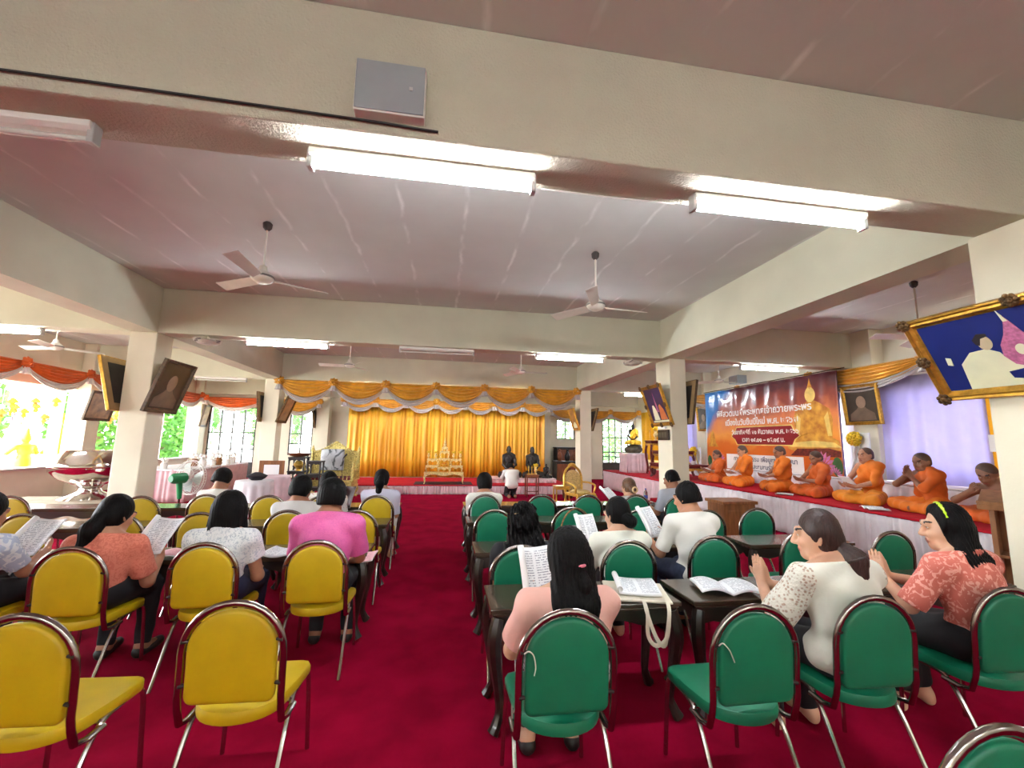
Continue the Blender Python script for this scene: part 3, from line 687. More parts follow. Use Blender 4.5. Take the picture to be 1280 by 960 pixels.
def hair_long(length=.34, m=None, spread=.09, wavy=0., clip=None, fall=-.14):
    def fn(B, o, h):
        F, P = cap_field(B, .010, .03); J = B.J; F.cuts = []; Hc = J['Hc']
        xs = (-1, -.5, 0, .5, 1)
        for x in xs:
            a = P(x*.062, -.045-.02*(1-abs(x)), .0); b = Hc+A(x*spread, fall-.01*(1-abs(x)), -.17); c = Hc+A(x*spread*.85, fall-.055, -length+.03*abs(x))
            if wavy: b = b+A(x*.02, 0, 0)
            F.chain([a, b, c], [.042, .04, .026], .03)
        n = J['HR'] @ unit(A(0, 1, -.12)); F.cut(n, float(n @ Hc)+.038)
        st = strands(.004+wavy*.006, 170); F.mesh('hair', m or M_hair, min(h, .009), o, folds=(lambda X, Y, Z: st(X, Y, Z)+wavy*.012*np.sin(Z*55+X*60)*np.sin(X*70+Y*40)) if wavy else st)
    return fn
def also(*fs):
    def fn(B, o, h):
        for f in fs: f(B, o, h)
    return fn
def ring(m, p, r, tr=.006, axis=(0, 1, 0), name='hair_ornament'):
    """small ring at a point given from the head centre in body axes"""
    def fn(B, o, h):
        c = B.J['Hc']+A(*p); d = unit(axis); a = unit(np.cross(d, A(.3, .1, 1))); b = np.cross(d, a)
        MB().tube([c+a*r*math.cos(t)+b*r*math.sin(t) for t in np.linspace(0, 2*PI, 16, endpoint=False)], tr, 7, closed=True).build(name, m, o)
    return fn
# ---- poses
def seated(H=1.2, w=1., yaw=0, pitch=-12, roll=0, lean=.02, hy=.05, hx=0., wrL=(-.14, .33, .70), wrR=(.14, .33, .70), poleL=(-.35, -.75, -1), poleR=(.35, -.75, -1), fem=False, hs=1.1, knees=.11, sx=0., tw=0.):
    zs = H-.285*hs/1.08; J = {}
    J['pel'] = A(0, -.05, .565); J['waist'] = A(sx*.4, -.075, .5*(.565+zs)-.03); J['chest'] = A(sx*.8, -.07+lean*.7, zs-.115)
    tws = math.sin(rad(tw)); wd = .168*w
    J['shL'] = A(-wd+sx, -.065+lean-tws*wd, zs-.04); J['shR'] = A(wd+sx, -.065+lean+tws*wd, zs-.04); J['neck'] = A(sx, -.07+lean, zs+.045)
    J['HR'] = Rm(yaw, pitch, roll); J['Hc'] = A(sx+hx, -.03+lean+hy-.02, H-.118*hs)
    for s, wr, pole in (('L', wrL, poleL), ('R', wrR, poleR)): J['el'+s], J['wr'+s] = elbow(J['sh'+s], A(*wr), .275, .245, pole)
    for s, x in (('L', -1), ('R', 1)):
        J['hip'+s] = A(x*.085, -.04, .553); J['kn'+s] = A(x*knees, .345, .505); J['an'+s] = A(x*(knees+.01), .31, .075); J['toe'+s] = A(x*(knees+.03), .46, .036)
    return Body(J, w, fem, hs)
def lotus(H=.8, w=1., yaw=0, pitch=-8, lean=.03, wrL=(-.07, .34, .27), wrR=(.07, .34, .27), hs=1.05, poleL=(-1, -.3, -.5), poleR=(1, -.3, -.5), hy=.03, bend=0.):
    zs = H-.27*hs/1.05; J = {}
    J['pel'] = A(0, -.0, .11); J['waist'] = A(0, -.0+bend*.4, .5*(.11+zs)-.02); J['chest'] = A(0, lean*.6+bend*.8, zs-.115)
    J['shL'] = A(-.168*w, lean+bend, zs-.035); J['shR'] = A(.168*w, lean+bend, zs-.035); J['neck'] = A(0, lean+bend, zs+.04)
    J['HR'] = Rm(yaw, pitch, 0); J['Hc'] = A(0, lean+hy+bend*1.25, H-.115*hs)
    for s, wr, pole in (('L', wrL, poleL), ('R', wrR, poleR)): J['el'+s], J['wr'+s] = elbow(J['sh'+s], A(*wr), .275, .245, pole)
    for s, x in (('L', -1), ('R', 1)):
        J['hip'+s] = A(x*.095, .03, .1); J['kn'+s] = A(x*.34, .27, .075); J['an'+s] = A(-x*.06, .33+.03*x, .06); J['toe'+s] = A(-x*.18, .29+.03*x, .05)
    return Body(J, w, False, hs)
# ================================================================ the congregation
def pattern(name, base, mark, scale=38., thr=(.5, .56), rough=.8, kind='n', bump=.15):
    m = mat(name, base, rough=rough, var=.05, bump=bump, bscale=70)
    nt = m.node_tree; b = nt.nodes['Principled BSDF']; L = nt.links.new; old = b.inputs['Base Color'].links[0].from_socket
    tc = nd(nt, 'ShaderNodeTexCoord')
    if kind == 'n': t = nd(nt, 'ShaderNodeTexNoise', Scale=scale, Detail=2., Distortion=1.5); out = t.outputs[0]
    else: t = nd(nt, 'ShaderNodeTexVoronoi', Scale=scale); out = t.outputs['Distance']
    L(tc.outputs['Object'], t.inputs['Vector']); mr = nd(nt, 'ShaderNodeMapRange'); mr.inputs[1].default_value, mr.inputs[2].default_value = thr; L(out, mr.inputs[0])
    mx = nd(nt, 'ShaderNodeMixRGB'); L(mr.outputs[0], mx.inputs[0]); L(old, mx.inputs[1]); mx.inputs[2].default_value = (*lin(mark), 1); L(mx.outputs[0], b.inputs['Base Color']); return m
C_coral = pattern('coral patterned cotton', (214, 124, 102), (196, 104, 84), 45); C_flower = pattern('white flowered lace cloth', (226, 228, 228), (178, 186, 194), 60, (.52, .6))
C_pink = pattern('bright pink silk', (226, 104, 168), (214, 92, 160), 60, (.5, .6), .5); C_white = mat('white cotton', (226, 224, 216), rough=.85, var=.03, bump=.15, bscale=60)
C_grey = mat('grey white cotton', (206, 204, 200), rough=.85, var=.03, bump=.15, bscale=60); C_lav = mat('pale lavender cotton', (208, 206, 224), rough=.85, var=.03, bump=.15, bscale=60)
C_print = pattern('white printed cotton', (222, 216, 206), (176, 90, 84), 16, (.6, .66)); C_black = mat('black cotton', (24, 24, 30), rough=.85, var=.1)
C_pale = mat('pale pink linen', (230, 178, 164), rough=.8, var=.05, bump=.2, bscale=50); C_gs = mat('silver grey shirt', (164, 166, 174), rough=.8, var=.05)
C_cream = mat('cream crepe', (228, 228, 214), rough=.6, var=.02, bump=.15, bscale=70); C_lace = pattern('open lace', (230, 226, 212), (186, 160, 140), 58, (.46, .28), .8, 'v', .6)
C_coral2 = pattern('coral lace weave', (214, 114, 98), (236, 170, 154), 26, (.53, .57), .75); C_blue = pattern('light blue batik', (184, 198, 220), (226, 232, 238), 20, (.5, .56))
T_black = mat('black trousers', (20, 20, 24), rough=.85, var=.1); T_navy = mat('navy skirt', (26, 30, 58), rough=.8, var=.15); T_denim = mat('dark denim', (44, 54, 78), rough=.9, var=.15, scale=30)
T_print = pattern('grey printed skirt', (196, 186, 186), (96, 78, 84), 30); T_white = mat('white skirt', (222, 220, 214), rough=.85, var=.04)
M_shoe = mat('dark shoe', (30, 26, 24), rough=.5)
O_tie = mat('pink hair tie', (236, 120, 140), rough=.5); O_lime = mat('lime beaded band', (190, 230, 30), rough=.3); O_blue = mat('blue hair clip', (60, 120, 190), rough=.3); O_flower = mat('pale cloth flower', (220, 190, 140), rough=.7)
def at(x, yt, rz=0): return (x-.225*math.sin(rz), yt+.225*math.cos(rz), 0)
NEAR, MID, FAR = .0075, .009, .011
hold = lambda x, y, z, w=.1: dict(wrL=(x-w, y*.8, z-.02), wrR=(x+w, y*.8, z-.02))
HL = lambda d, n, c: (A(*d), A(*n), c)
bookh = dict(handL=HL((.35, .6, .35), (.7, .1, .5), 30), handR=HL((-.35, .6, .35), (-.7, .1, .5), 30))
# woman in coral with ponytail (body turned slightly right, reading)
build_person(seated(1.17, 1.08, -22, -22, 0, .06, fem=True, **hold(.05, .36, .72, .13)), dict(skin=SK['tan'], **bookh, wear=[shirt(C_coral, .78, .5, puff=.01, neck=.06), trousers(T_black), shoes(M_shoe)],
  hair=hair_tail([(-.015, -.10, .0), (-.05, -.135, -.08), (-.075, -.135, -.2), (-.1, -.13, -.30)], [.05, .058, .048, .03], grow=.004)), at(-2.25, 3.17), 0, 'woman in a coral patterned blouse with a long black ponytail, reading a sheet', h=NEAR)
# person cut by the left edge
build_person(seated(1.2, 1.05, -10, -15, fem=False, wrL=(-.1, .34, .76), wrR=(.12, .36, .74)), dict(skin=SK['tan'], **bookh, wear=[shirt(C_blue, .75, .5), trousers(T_black)], hair=hair_short()), at(-2.98, 3.15), 0, 'person in light blue batik cut off by the left edge, reading a booklet', h=MID)
# bobbed hair
build_person(seated(1.2, 1.06, 8, -10, 0, .02, fem=True, wrL=(-.13, .29, .68), wrR=(.12, .25, .61), poleR=(.6, -.6, -1)), dict(skin=SK['tan'], wear=[shirt(C_flower, .5, .5, puff=.012, neck=.06), skirt(T_navy), shoes(M_shoe)], hair=hair_bob(low=-.165, wide=.012)), at(-1.52, 3.2), 0, 'woman with bobbed black hair in a white flowered short sleeved blouse', h=NEAR)
# man in pink
build_person(seated(1.285, 1.16, -4, -12, 0, .03, wrL=(-.12, .28, .68), wrR=(.12, .27, .62), poleR=(.7, -.6, -1), poleL=(-.6, -.6, -1)), dict(skin=SK['brown'], wear=[shirt(C_pink, .82, .42, puff=.012, neck=.07, collar=C_pink), trousers(T_black), shoes(M_shoe)], hair=hair_short(grow=.008, low=.06)), at(-.83, 3.24), 0, 'man in a bright pink collared shirt seated on the aisle', h=NEAR)
# row three and four left
build_person(seated(1.2, 1.12, -18, -20, 0, .04, **hold(.02, .36, .7)), dict(skin=SK['brown'], wear=[shirt(C_grey, .95, .48), trousers(T_black)], hair=hair_short(grow=.01, low=.08)), at(-1.45, 4.53), 0, 'person in a loose white shirt just behind the man in pink', h=MID)
build_person(seated(1.18, 1.05, -15, -22, 0, .04, **hold(.02, .36, .7)), dict(skin=SK['tan'], wear=[shirt(C_white, .8, .48, collar=C_white), trousers(T_black)], hair=hair_short(grow=.012, low=.045)), at(-2.78, 5.76), 0, 'person in a white collared shirt with dark hair right of the pedestal fan', h=FAR)
build_person(seated(1.16, 1.08, -8, -15, 0, .03, **hold(.04, .36, .7)), dict(skin=SK['brown'], wear=[shirt(C_print, .75, .48), trousers(T_black)], hair=hair_short(grow=.01, low=.08)), at(-1.45, 5.62), 0, 'person in a white printed shirt before the golden throne holding a dark folder', h=FAR)
build_person(seated(1.2, 1.08, -14, -12, 0, .02, fem=True, **hold(.02, .34, .68)), dict(skin=SK['tan'], wear=[shirt(C_lav, .9, .46), skirt(T_white)],
  hair=also(hair_tail([(0, -.10, .03), (-.01, -.135, -.04), (-.012, -.13, -.14), (-.01, -.125, -.22)], [.045, .05, .04, .022]), ring(O_blue, (0, -.12, .0), .03, .008))), at(-.79, 5.65), 0, 'woman in pale lavender white with a clipped black ponytail on the far aisle chair', h=FAR)
# right side
build_person(seated(1.15, 1.08, 10, -12, 0, .02, fem=True, **hold(0, .34, .68)), dict(skin=SK['tan'], wear=[shirt(C_white, .8, .46), skirt(T_white)], hair=hair_short(grow=.012, low=.075)), at(.57, 5.72), 0, 'woman with short dark hair in white on the far green aisle chair', h=FAR)
build_person(seated(1.13, 1.02, 5, -18, 0, .03, fem=True, wrL=(-.12, .27, .66), wrR=(.12, .27, .66)), dict(skin=SK['tan'], wear=[shirt(C_black, .7, .46), skirt(T_white)], hair=also(hair_long(.34, wavy=1., spread=.085), ring(O_flower, (-.05, -.075, .075), .02, .004, (0, .3, 1), 'hair_clip'))), at(.6, 2.96), 0, 'woman in black with long wavy black hair', h=NEAR)
build_person(seated(1.165, 1.1, 14, -16, 0, .03, hx=.015, fem=True, wrL=(-.15, .26, .74), wrR=(.06, .28, .72), poleL=(-.5, -.6, -1), poleR=(.4, -.6, -1)), dict(skin=SK['light'], **bookh, wear=[shirt(C_pale, .8, .5, puff=.008, neck=.06), skirt(T_print), shoes(M_shoe)],
  hair=also(hair_long(.40, spread=.075, fall=-.14), hair_tail([(.03, -.115, -.01), (.038, -.13, -.09), (.038, -.135, -.2), (.025, -.135, -.32)], [.02, .038, .042, .028], tie=(O_tie, 0)))), at(.61, 1.87), 0, 'woman in a pale pink blouse with long black hair and a pink hair tie', h=NEAR)
build_person(seated(1.17, 1.08, 25, -14, 0, .03, fem=True, **hold(-.1, .34, .74)), dict(skin=SK['light'], **bookh, wear=[shirt(C_cream, .85, .46, neck=.055), trousers(T_black)], hair=hair_tail([(.03, -.11, -.02), (.055, -.135, -.035)], [.05, .052], name='bun')), at(1.39, 3.06), 0, 'woman in a cream white top with her black hair in a low bun', h=NEAR)
build_person(seated(1.275, 1.12, 28, -14, 0, .05, **hold(-.12, .38, .77)), dict(skin=SK['tan'], **bookh, wear=[shirt(C_white, .85, .46, neck=.06), trousers(T_denim), shoes(M_shoe)], hair=hair_short(grow=.005, low=.045)), at(2.1, 3.2), rad(4), 'man in a white T-shirt and dark jeans reading a booklet', h=NEAR)
build_person(seated(1.23, 1.1, 30, -15, 0, .03, **hold(-.08, .36, .7)), dict(skin=SK['brown'], wear=[shirt(C_gs, .85, .46), trousers(T_black)], hair=hair_short(grow=.003, low=.035)), at(3.25, 5.5), rad(8), 'man in a grey shirt beside the right pillar', h=FAR)
build_person(seated(1.1, 1., 20, -18, 0, .03, fem=True, **hold(-.08, .36, .68)), dict(skin=SK['light'], wear=[shirt(C_white, .85, .46), trousers(T_black)], hair=also(hair_tail([(0, -.10, -.0), (.015, -.125, -.02)], [.05, .058], m=M_hair3, name='bun'), ring(O_flower, (.012, -.19, -.015), .035, .012))), at(2.68, 5.69), 0, 'woman with light brown hair in a bun under a cloth flower ornament', h=FAR)
# the two praying women in the near row
pr = lambda x: dict(wrL=(x-.018, .27, .80), wrR=(x+.018, .27, .80), poleL=(-.6, -.3, -1), poleR=(.6, -.3, -1))
wai = dict(handL=HL((.08, .35, 1), (1, 0, 0), 4), handR=HL((-.08, .35, 1), (-1, 0, 0), 4))
build_person(seated(1.255, 1.22, 48, -8, 0, .03, hx=-.04, fem=True, **pr(-.17)), dict(skin=SK['light'], **wai, wear=[shirt(C_cream, .2, .47, neck=.05, g=.02), lace_sleeves(C_lace, .02), trousers(T_black)],
  hair=hair_tail([(.05, -.10, -.06), (.075, -.14, -.10), (.075, -.15, -.17), (.06, -.15, -.27)], [.045, .055, .04, .018], m=M_hair2, tie=(M_hair2, 1))), at(2.08, 1.86), rad(4), 'woman in a cream blouse with white lace sleeves, palms joined in prayer', h=.007)
build_person(seated(1.27, 1.14, 46, -8, 0, .03, fem=True, **pr(-.17)), dict(skin=SK['light'], **wai, wear=[shirt(C_coral2, .95, .47, neck=.06, puff=.006), skirt(T_black)],
  hair=also(hair_long(.285, spread=.08, fall=-.115), lambda B, o, h: MB().tube([B.J['Hc']+B.J['HR'] @ (A(.097*math.cos(t), .0, .025+.102*math.sin(t))*1.1) for t in np.linspace(.35, PI-.35, 20)], [.008+.003*(k % 2) for k in range(20)], 8).build('hair_band', O_lime, o))), at(2.98, 1.92), rad(6), 'woman in a coral lace blouse with a lime hair band, palms joined in prayer', h=.007)
# kneeling man by the stage
def kneeling():
    B = seated(1.2, 1.05, 0, -35, hs=1.05); J = B.J
    J.update(pel=A(0, -.0, .36), waist=A(0, .03, .5), chest=A(0, .09, .63), shL=A(-.17, .14, .72), shR=A(.17, .14, .72), neck=A(0, .17, .77), HR=Rm(0, -50, 0), Hc=A(0, .24, .83))
    for s, x in (('L', -1), ('R', 1)):
        J['hip'+s] = A(x*.085, .02, .34); J['kn'+s] = A(x*.1, .32, .075); J['an'+s] = A(x*.09, -.12, .06); J['toe'+s] = A(x*.08, -.24, .05)
        J['el'+s], J['wr'+s] = elbow(J['sh'+s], A(x*.03, .42, .68), .275, .245, (x, 0, -1))
    return B
def kneel_wear(B, o, h): pass
build_person(kneeling(), dict(skin=SK['brown'], handL=HL((.1, .4, 1), (1, 0, 0), 5), handR=HL((-.1, .4, 1), (-1, 0, 0), 5), wear=[shirt(C_white, .9, .26, long=.8, neck=.05, g=.022), trousers(T_black, .95)], hair=hair_short()), (1.97, 12.3, 0), 0, 'man in a white shirt and black trousers kneeling before the dark statues', h=.011)
# ---------------------------------------------------------------- monks
C_robe = mat('orange robe', (226, 120, 22), rough=.75, var=.08, bump=.2, bscale=50); C_robe2 = mat('deep orange robe', (212, 98, 26), rough=.75, var=.1, bump=.2, bscale=50)
C_robe3 = mat('golden orange robe', (230, 144, 30), rough=.75, var=.1, bump=.2, bscale=50)
def robe(m, seed=0., bare=True, waist_only=False, m2=None):
    def fn(B, o, h):
        J = B.J
        if not waist_only:
            F = Field(); B.torso(F, .018)
            B.arm(F, 'L', .02, .98, False)
            F.cone(J['shL']+A(.03, .03, .03), A(.1, .1, J['waist'][2]-.02), .06, .08, .04); F.cone(J['shL']+A(.03, -.05, .03), A(.1, -.06, J['waist'][2]-.02), .06, .08, .04)
            n = unit(A(.75, 0, .66)); F.cut(n, float(n @ (J['neck']+A(.0, 0, -.005)))); n2 = unit(A(.2, .1, 1)); F.cut(n2, float(n2 @ J['neck'])+.035)
            fl = lambda X, Y, Z: .006*np.sin(60*(X*.7-Z*.6)+8*Y+seed)+.004*np.sin(35*(X+Z)+seed)
            F.mesh('robe', m, h, o, folds=fl)
        F = Field(); F.ell(J['pel'], A(.19, .15, .12), None, .05); B.legs(F, .028, True, .93)
        F.ell(A(0, .18, .07), A(.27, .2, .065), None, .05); F.cut((0, 0, -1), -.006)
        fl = lambda X, Y, Z: .006*np.sin(45*(X*.8+Y*.6)+10*Z+seed)+.004*np.sin(38*(X-Y))
        F.mesh('robe_skirt', m2 or m, h, o, folds=fl)
    return fn
ZS = .66
def monk(Y, x, rz, B, skin, rb, label, seed=0., hands=None, m2=None, wo=False, h=.009, rbm=None):
    sp = dict(skin=skin, wear=[robe(rb, seed, m2=m2, waist_only=wo)], hair=lambda B, o, h: cap_field(B, -.006, .03, low=.06)[0].mesh('hair', M_stub, .008, o))
    if hands: sp.update(hands)
    o = build_person(B, sp, (x, Y, ZS), rad(rz), label, 'monks seated on the red carpeted stage', h=h); o.scale = (1.1, 1.1, 1.1); return o
bk = dict(handL=HL((.3, .7, .2), (.6, 0, .7), 30), handR=HL((-.3, .7, .2), (-.6, 0, .7), 30))
monk(10.3, 7.2, 80, lotus(.74, .95, 0, -22), SK['brown'], C_robe2, 'small monk farthest along the stage, beside the yellow flower wreath', 0, bk)
monk(9.25, 7.15, 75, lotus(.86, 1.05, 0, -25), SK['tan'], C_robe, 'pale shaven monk, second farthest on the stage, leaning over a booklet', 1, bk)
monk(8.15, 7.2, 62, lotus(.86, 1., 15, -18), SK['brown'], C_robe, 'monk with short black hair before the banner, third from the far end of the stage', 2, bk)
monk(7.35, 7.3, 75, lotus(.78, 1., 10, -28), SK['brown'], C_robe2, 'monk bowed over his lap in front of the pink lotus on the banner', 3, bk)
monk(6.35, 7.3, 80, lotus(.86, 1.05, 5, -6, wrL=(-.12, .36, .26), wrR=(.1, .36, .26)), SK['tan'], C_robe, 'upright monk holding a pink sheet, below the framed monk portrait', 4, bk, m2=C_robe3)
monk(5.4, 7.3, 72, lotus(.8, 1.05, 15, -16, bend=.05, wrL=(-.02, .27, .46), wrR=(.03, .3, .50), poleR=(1, .2, -.8), poleL=(-1, .3, -.8)), SK['dark'], C_robe2, 'monk with both hands raised to his mouth in front of the lavender curtain', 5, dict(handL=HL((.2, .3, 1), (1, -.2, 0), 20), handR=HL((-.2, .1, 1), (-1, -.2, 0), 20)), m2=C_robe)
monk(4.5, 7.35, 80, lotus(.70, 1.05, 20, -35, bend=.2, wrL=(-.3, .52, .09), wrR=(.12, .40, .36), poleL=(-1, 0, .2)), SK['dark'], C_robe2, 'bare shouldered monk bending forward behind the wooden lectern', 6, dict(handL=HL((-.1, .6, -.6), (0, .2, -1), 15), handR=HL((-.5, .3, .6), (-.2, -.9, 0), 40)), wo=True)
# ================================================================ cloth hangings
M_gold = mat('gold satin', (226, 164, 40), rough=.32, var=.12, scale=5, metal=.25, sheen=.2); M_silver = mat('silver satin', (196, 190, 188), rough=.3, var=.08, scale=5, metal=.3)
M_orange = mat('orange satin', (236, 112, 44), rough=.35, var=.12, scale=5, metal=.1); M_whitesat = mat('white satin', (226, 214, 206), rough=.35, var=.06, metal=.1)
M_curt = mat('gold curtain', (232, 182, 50), rough=.38, var=.16, scale=4, stretch=(1, 1, .1), rgb2=(206, 142, 30), metal=.15)
def translucent(name, rgb, f=.4):
    m = mat(name, rgb, rough=.8, var=.04); nt = m.node_tree; b = nt.nodes['Principled BSDF']; out = nt.nodes['Material Output']
    t = nd(nt, 'ShaderNodeBsdfTranslucent'); t.inputs[0].default_value = (*lin(rgb), 1); mx = nd(nt, 'ShaderNodeMixShader'); mx.inputs[0].default_value = f
    nt.links.new(b.outputs[0], mx.inputs[1]); nt.links.new(t.outputs[0], mx.inputs[2]); nt.links.new(mx.outputs[0], out.inputs[0]); return m
M_lav = translucent('lavender curtain', (200, 194, 228), .3); M_ycur = translucent('yellow curtain', (222, 176, 24), .2)
M_skirt = mat('white pleated skirt', (228, 222, 224), rough=.6, var=.05); M_pskirt = mat('pink white pleated skirt', (232, 204, 208), rough=.55, var=.06); M_pink = mat('dusty pink skirt', (204, 160, 160), rough=.55, var=.08)
def pleats(L, z0, z1, amp=.03, wl=.12, th=.004, seed=0., gather=0., nv=6):
    """hanging cloth along local x from 0..L"""
    nu = int(L/wl*8)
    def fn(u, v):
        x = u*L; a = 2*PI*x/wl; w = 1-gather*(1-v)
        y = amp*(math.sin(a+1.3*math.sin(a*.31+seed))*.7+.5*math.sin(a*.37+seed*2)) * (.55+.45*v) + .015*math.sin(v*3+x*2)
        return (x+.01*math.sin(a*.5)*v, y, z1+(z0-z1)*v)
    return MB().grid(fn, nu, nv, th)
def cloth_obj(name, L, z0, z1, m, loc, rz, label=None, cat=None, **k):
    o = pleats(L, z0, z1, **k).build(name, m, angle=180); o.location = loc; o.rotation_euler = (0, 0, rz)
    if label: tag(o, label, cat)
    return o
def swag_run(n, L, loc, rz, label, drop=.42, top=.0, mg=None, ms=None, silver=.16, name='swag_valance', group='draped swags'):
    """festooned valance along local x, facing -y"""
    r = empty(name, loc, rz, label, 'valance', group); mg = mg or M_gold; ms = ms or M_silver; w = L/n
    MB().tube([(-.02, .02, 0), (L+.02, .02, 0)], .018, 8).build('rail', mg, r)
    for i in range(n):
        x0 = i*w
        def sag(u): return math.sin(PI*u)**.62 if 0 < u < 1 else 0
        def g(u, v):
            s = sag(u); return (x0+u*w, -.02-.07*s*math.sin(PI*min(1, v*.9))-.034*math.sin(v*5.5*2*PI)*s**.4, .0-v*(drop*s+.03))
        MB().grid(g, 20, 36, .004).build('gold_swag' if mg is M_gold else 'orange_swag', mg, r, angle=180)
        def q(u, v):
            s = sag(u); zb = -(drop*s+.03)*.88; return (x0+u*w, -.075*s-.025-.02*math.sin(v*2.5*2*PI), zb-.01+.02-v*(silver*(.35+.65*s)))
        MB().grid(q, 20, 16, .004).build('silver_swag' if ms is M_silver else 'white_swag', ms, r, angle=180)
    for i in range(n+1):
        x = i*w; k = MB()
        def rose(u, v):
            a = 2*PI*u; rr = (.02+.12*v)*(1+.12*math.sin(a*9)); return (x+rr*math.cos(a), -.07-.07*math.cos(v*1.5)-.015*math.sin(a*7), -.03+rr*math.sin(a)*.9)
        k.grid(rose, 42, 5, .004); k.build('rosette', mg, r, angle=180)
        t = MB()
        def tail(u, v):
            a = 2*PI*u; rr = (.035+.06*v)*(1+.25*math.sin(a*6)); return (x+rr*math.cos(a), -.075+rr*.6*math.sin(a), -.09-.19*v)
        t.grid(tail, 36, 4, .003); t.build('rosette_tail', ms, r, angle=180)
    return r
swag_run(6, 8.72, (-4.66, 12.74, 3.22), 0, 'gold and silver swags across the front of the stage', .54)
swag_run(7, 7.3, (-3.45, 15.3, 2.98), 0, 'second run of gold and silver swags above the gold curtain', .34, group=None, silver=.14)
swag_run(5, 8.6, (-9.22, 9.0, 3.16), rad(90), 'orange and white swags over the open windows of the left wall', .42, mg=M_orange, ms=M_whitesat)
swag_run(2, 4.1, (-9.2, 18.0, 3.1), 0, 'orange and white swags above the far left dark door', .42, mg=M_orange, ms=M_whitesat)
swag_run(1, 1.5, (-6.4, 17.6, 3.05), 0, 'silvery swag above the small far window left of the curtain', .5)
swag_run(3, 4.0, (4.6, 17.9, 3.0), 0, 'brown and silver swags above the far right dark door', .4)
swag_run(4, 9.6, (8.28, 13.2, 3.22), rad(-90), 'gold and silver swags along the right wall over the lavender curtain', .38)
cloth_obj('stage_curtain', 7.05, .30, 2.85, M_curt, (-3.35, 15.5, 0), 0, 'tall gold pleated curtain behind the stage', 'curtain', amp=.055, wl=.15, seed=.6, nv=4)
cloth_obj('window_curtain', 1.8, 1.0, 2.95, M_lav, (8.5, 7.22, 0), rad(-90), 'pale lavender curtain behind the monk with raised hands', 'curtain', amp=.035, wl=.26)
cloth_obj('window_curtain', 2.4, .95, 2.95, M_ycur, (8.48, 5.46, 0), rad(-90), 'bright yellow curtain by the lectern on the right wall', 'curtain', amp=.035, wl=.3)
cloth_obj('window_curtain', 4.7, .95, 2.95, M_lav, (8.5, 12.6, 0), rad(-90), 'lavender curtain showing in a strip behind the printed banner', 'curtain', amp=.035, wl=.26)
cloth_obj('window_curtain', 2.2, .95, 2.95, M_lav, (8.5, 15.4, 0), rad(-90), 'lavender curtain beyond the banner, beside the right pillar', 'curtain', amp=.035, wl=.26)
cloth_obj('window_curtain', 1.9, .95, 2.95, M_ycur, (8.5, 17.4, 0), rad(-90), 'far yellow curtain strip next to the lavender one', 'curtain', amp=.035, wl=.26)
M_paper = mat('white paper', (238, 238, 236), rough=.8, var=.02)
tag(MB().box(8.36, 8.366, 5.22, 5.36, 1.58, 1.84).build('hanging_notice', M_paper, smooth=False), 'small blank white notice on the yellow curtain', 'notice')
# ================================================================ platforms
def platform(name, x0, x1, y0, y1, z, label, sides, mtop=None, msk=None, group=None, z0=0., wl=.17):
    r = empty(name, ((x0+x1)/2, (y0+y1)/2, z0), 0, label, 'platform', group); cx, cy = (x0+x1)/2, (y0+y1)/2; d = .075
    MB().box(x0-cx+d, x1-cx-d, y0-cy+d, y1-cy-d, 0, z-z0-.03).build('deck', M_dark, r, smooth=False)
    MB().box(x0-cx, x1-cx, y0-cy, y1-cy, z-z0-.03, z-z0).build('carpet_top', mtop or M_red, r, smooth=False, bev=.008)
    for s in sides:
        if s == 'W': o = pleats(y1-y0, .005, z-z0-.035, .03, wl).build('skirt', msk or M_skirt, r, angle=180); o.location = (x0-cx+.005, y1-cy, 0); o.rotation_euler = (0, 0, rad(-90))
        if s == 'S': o = pleats(x1-x0, .005, z-z0-.035, .03, wl).build('skirt', msk or M_skirt, r, angle=180); o.location = (x0-cx, y0-cy+.005, 0)
        if s == 'E': o = pleats(y1-y0, .005, z-z0-.035, .03, wl).build('skirt', msk or M_skirt, r, angle=180); o.location = (x1-cx-.005, y0-cy, 0); o.rotation_euler = (0, 0, rad(90))
    return r
platform('monk_stage', 6.36, 8.3, 3.2, 10.6, .66, 'long low stage with red top and white skirt where the monks sit', 'WS', wl=.11)
platform('back_step', 7.92, 8.3, 3.2, 10.6, 1.0, 'narrow white skirted step along the wall behind the monks', 'W', M_skirt, M_skirt, z0=.66, wl=.16)
platform('altar_platform', 5.86, 8.3, 10.7, 15.2, .62, 'red topped platform with pink white skirt behind the right pillar', 'WSE', None, M_pskirt)
platform('main_stage', -3.4, 4.0, 13.0, 15.55, .28, 'low wide stage with red top and white skirt before the gold curtain', 'SE', None, M_pskirt, wl=.09)
platform('statue_step', 1.55, 3.66, 13.65, 14.7, .42, 'white skirted step on the stage under the dark statues', 'S', M_pskirt, M_pskirt, z0=.28, wl=.1)
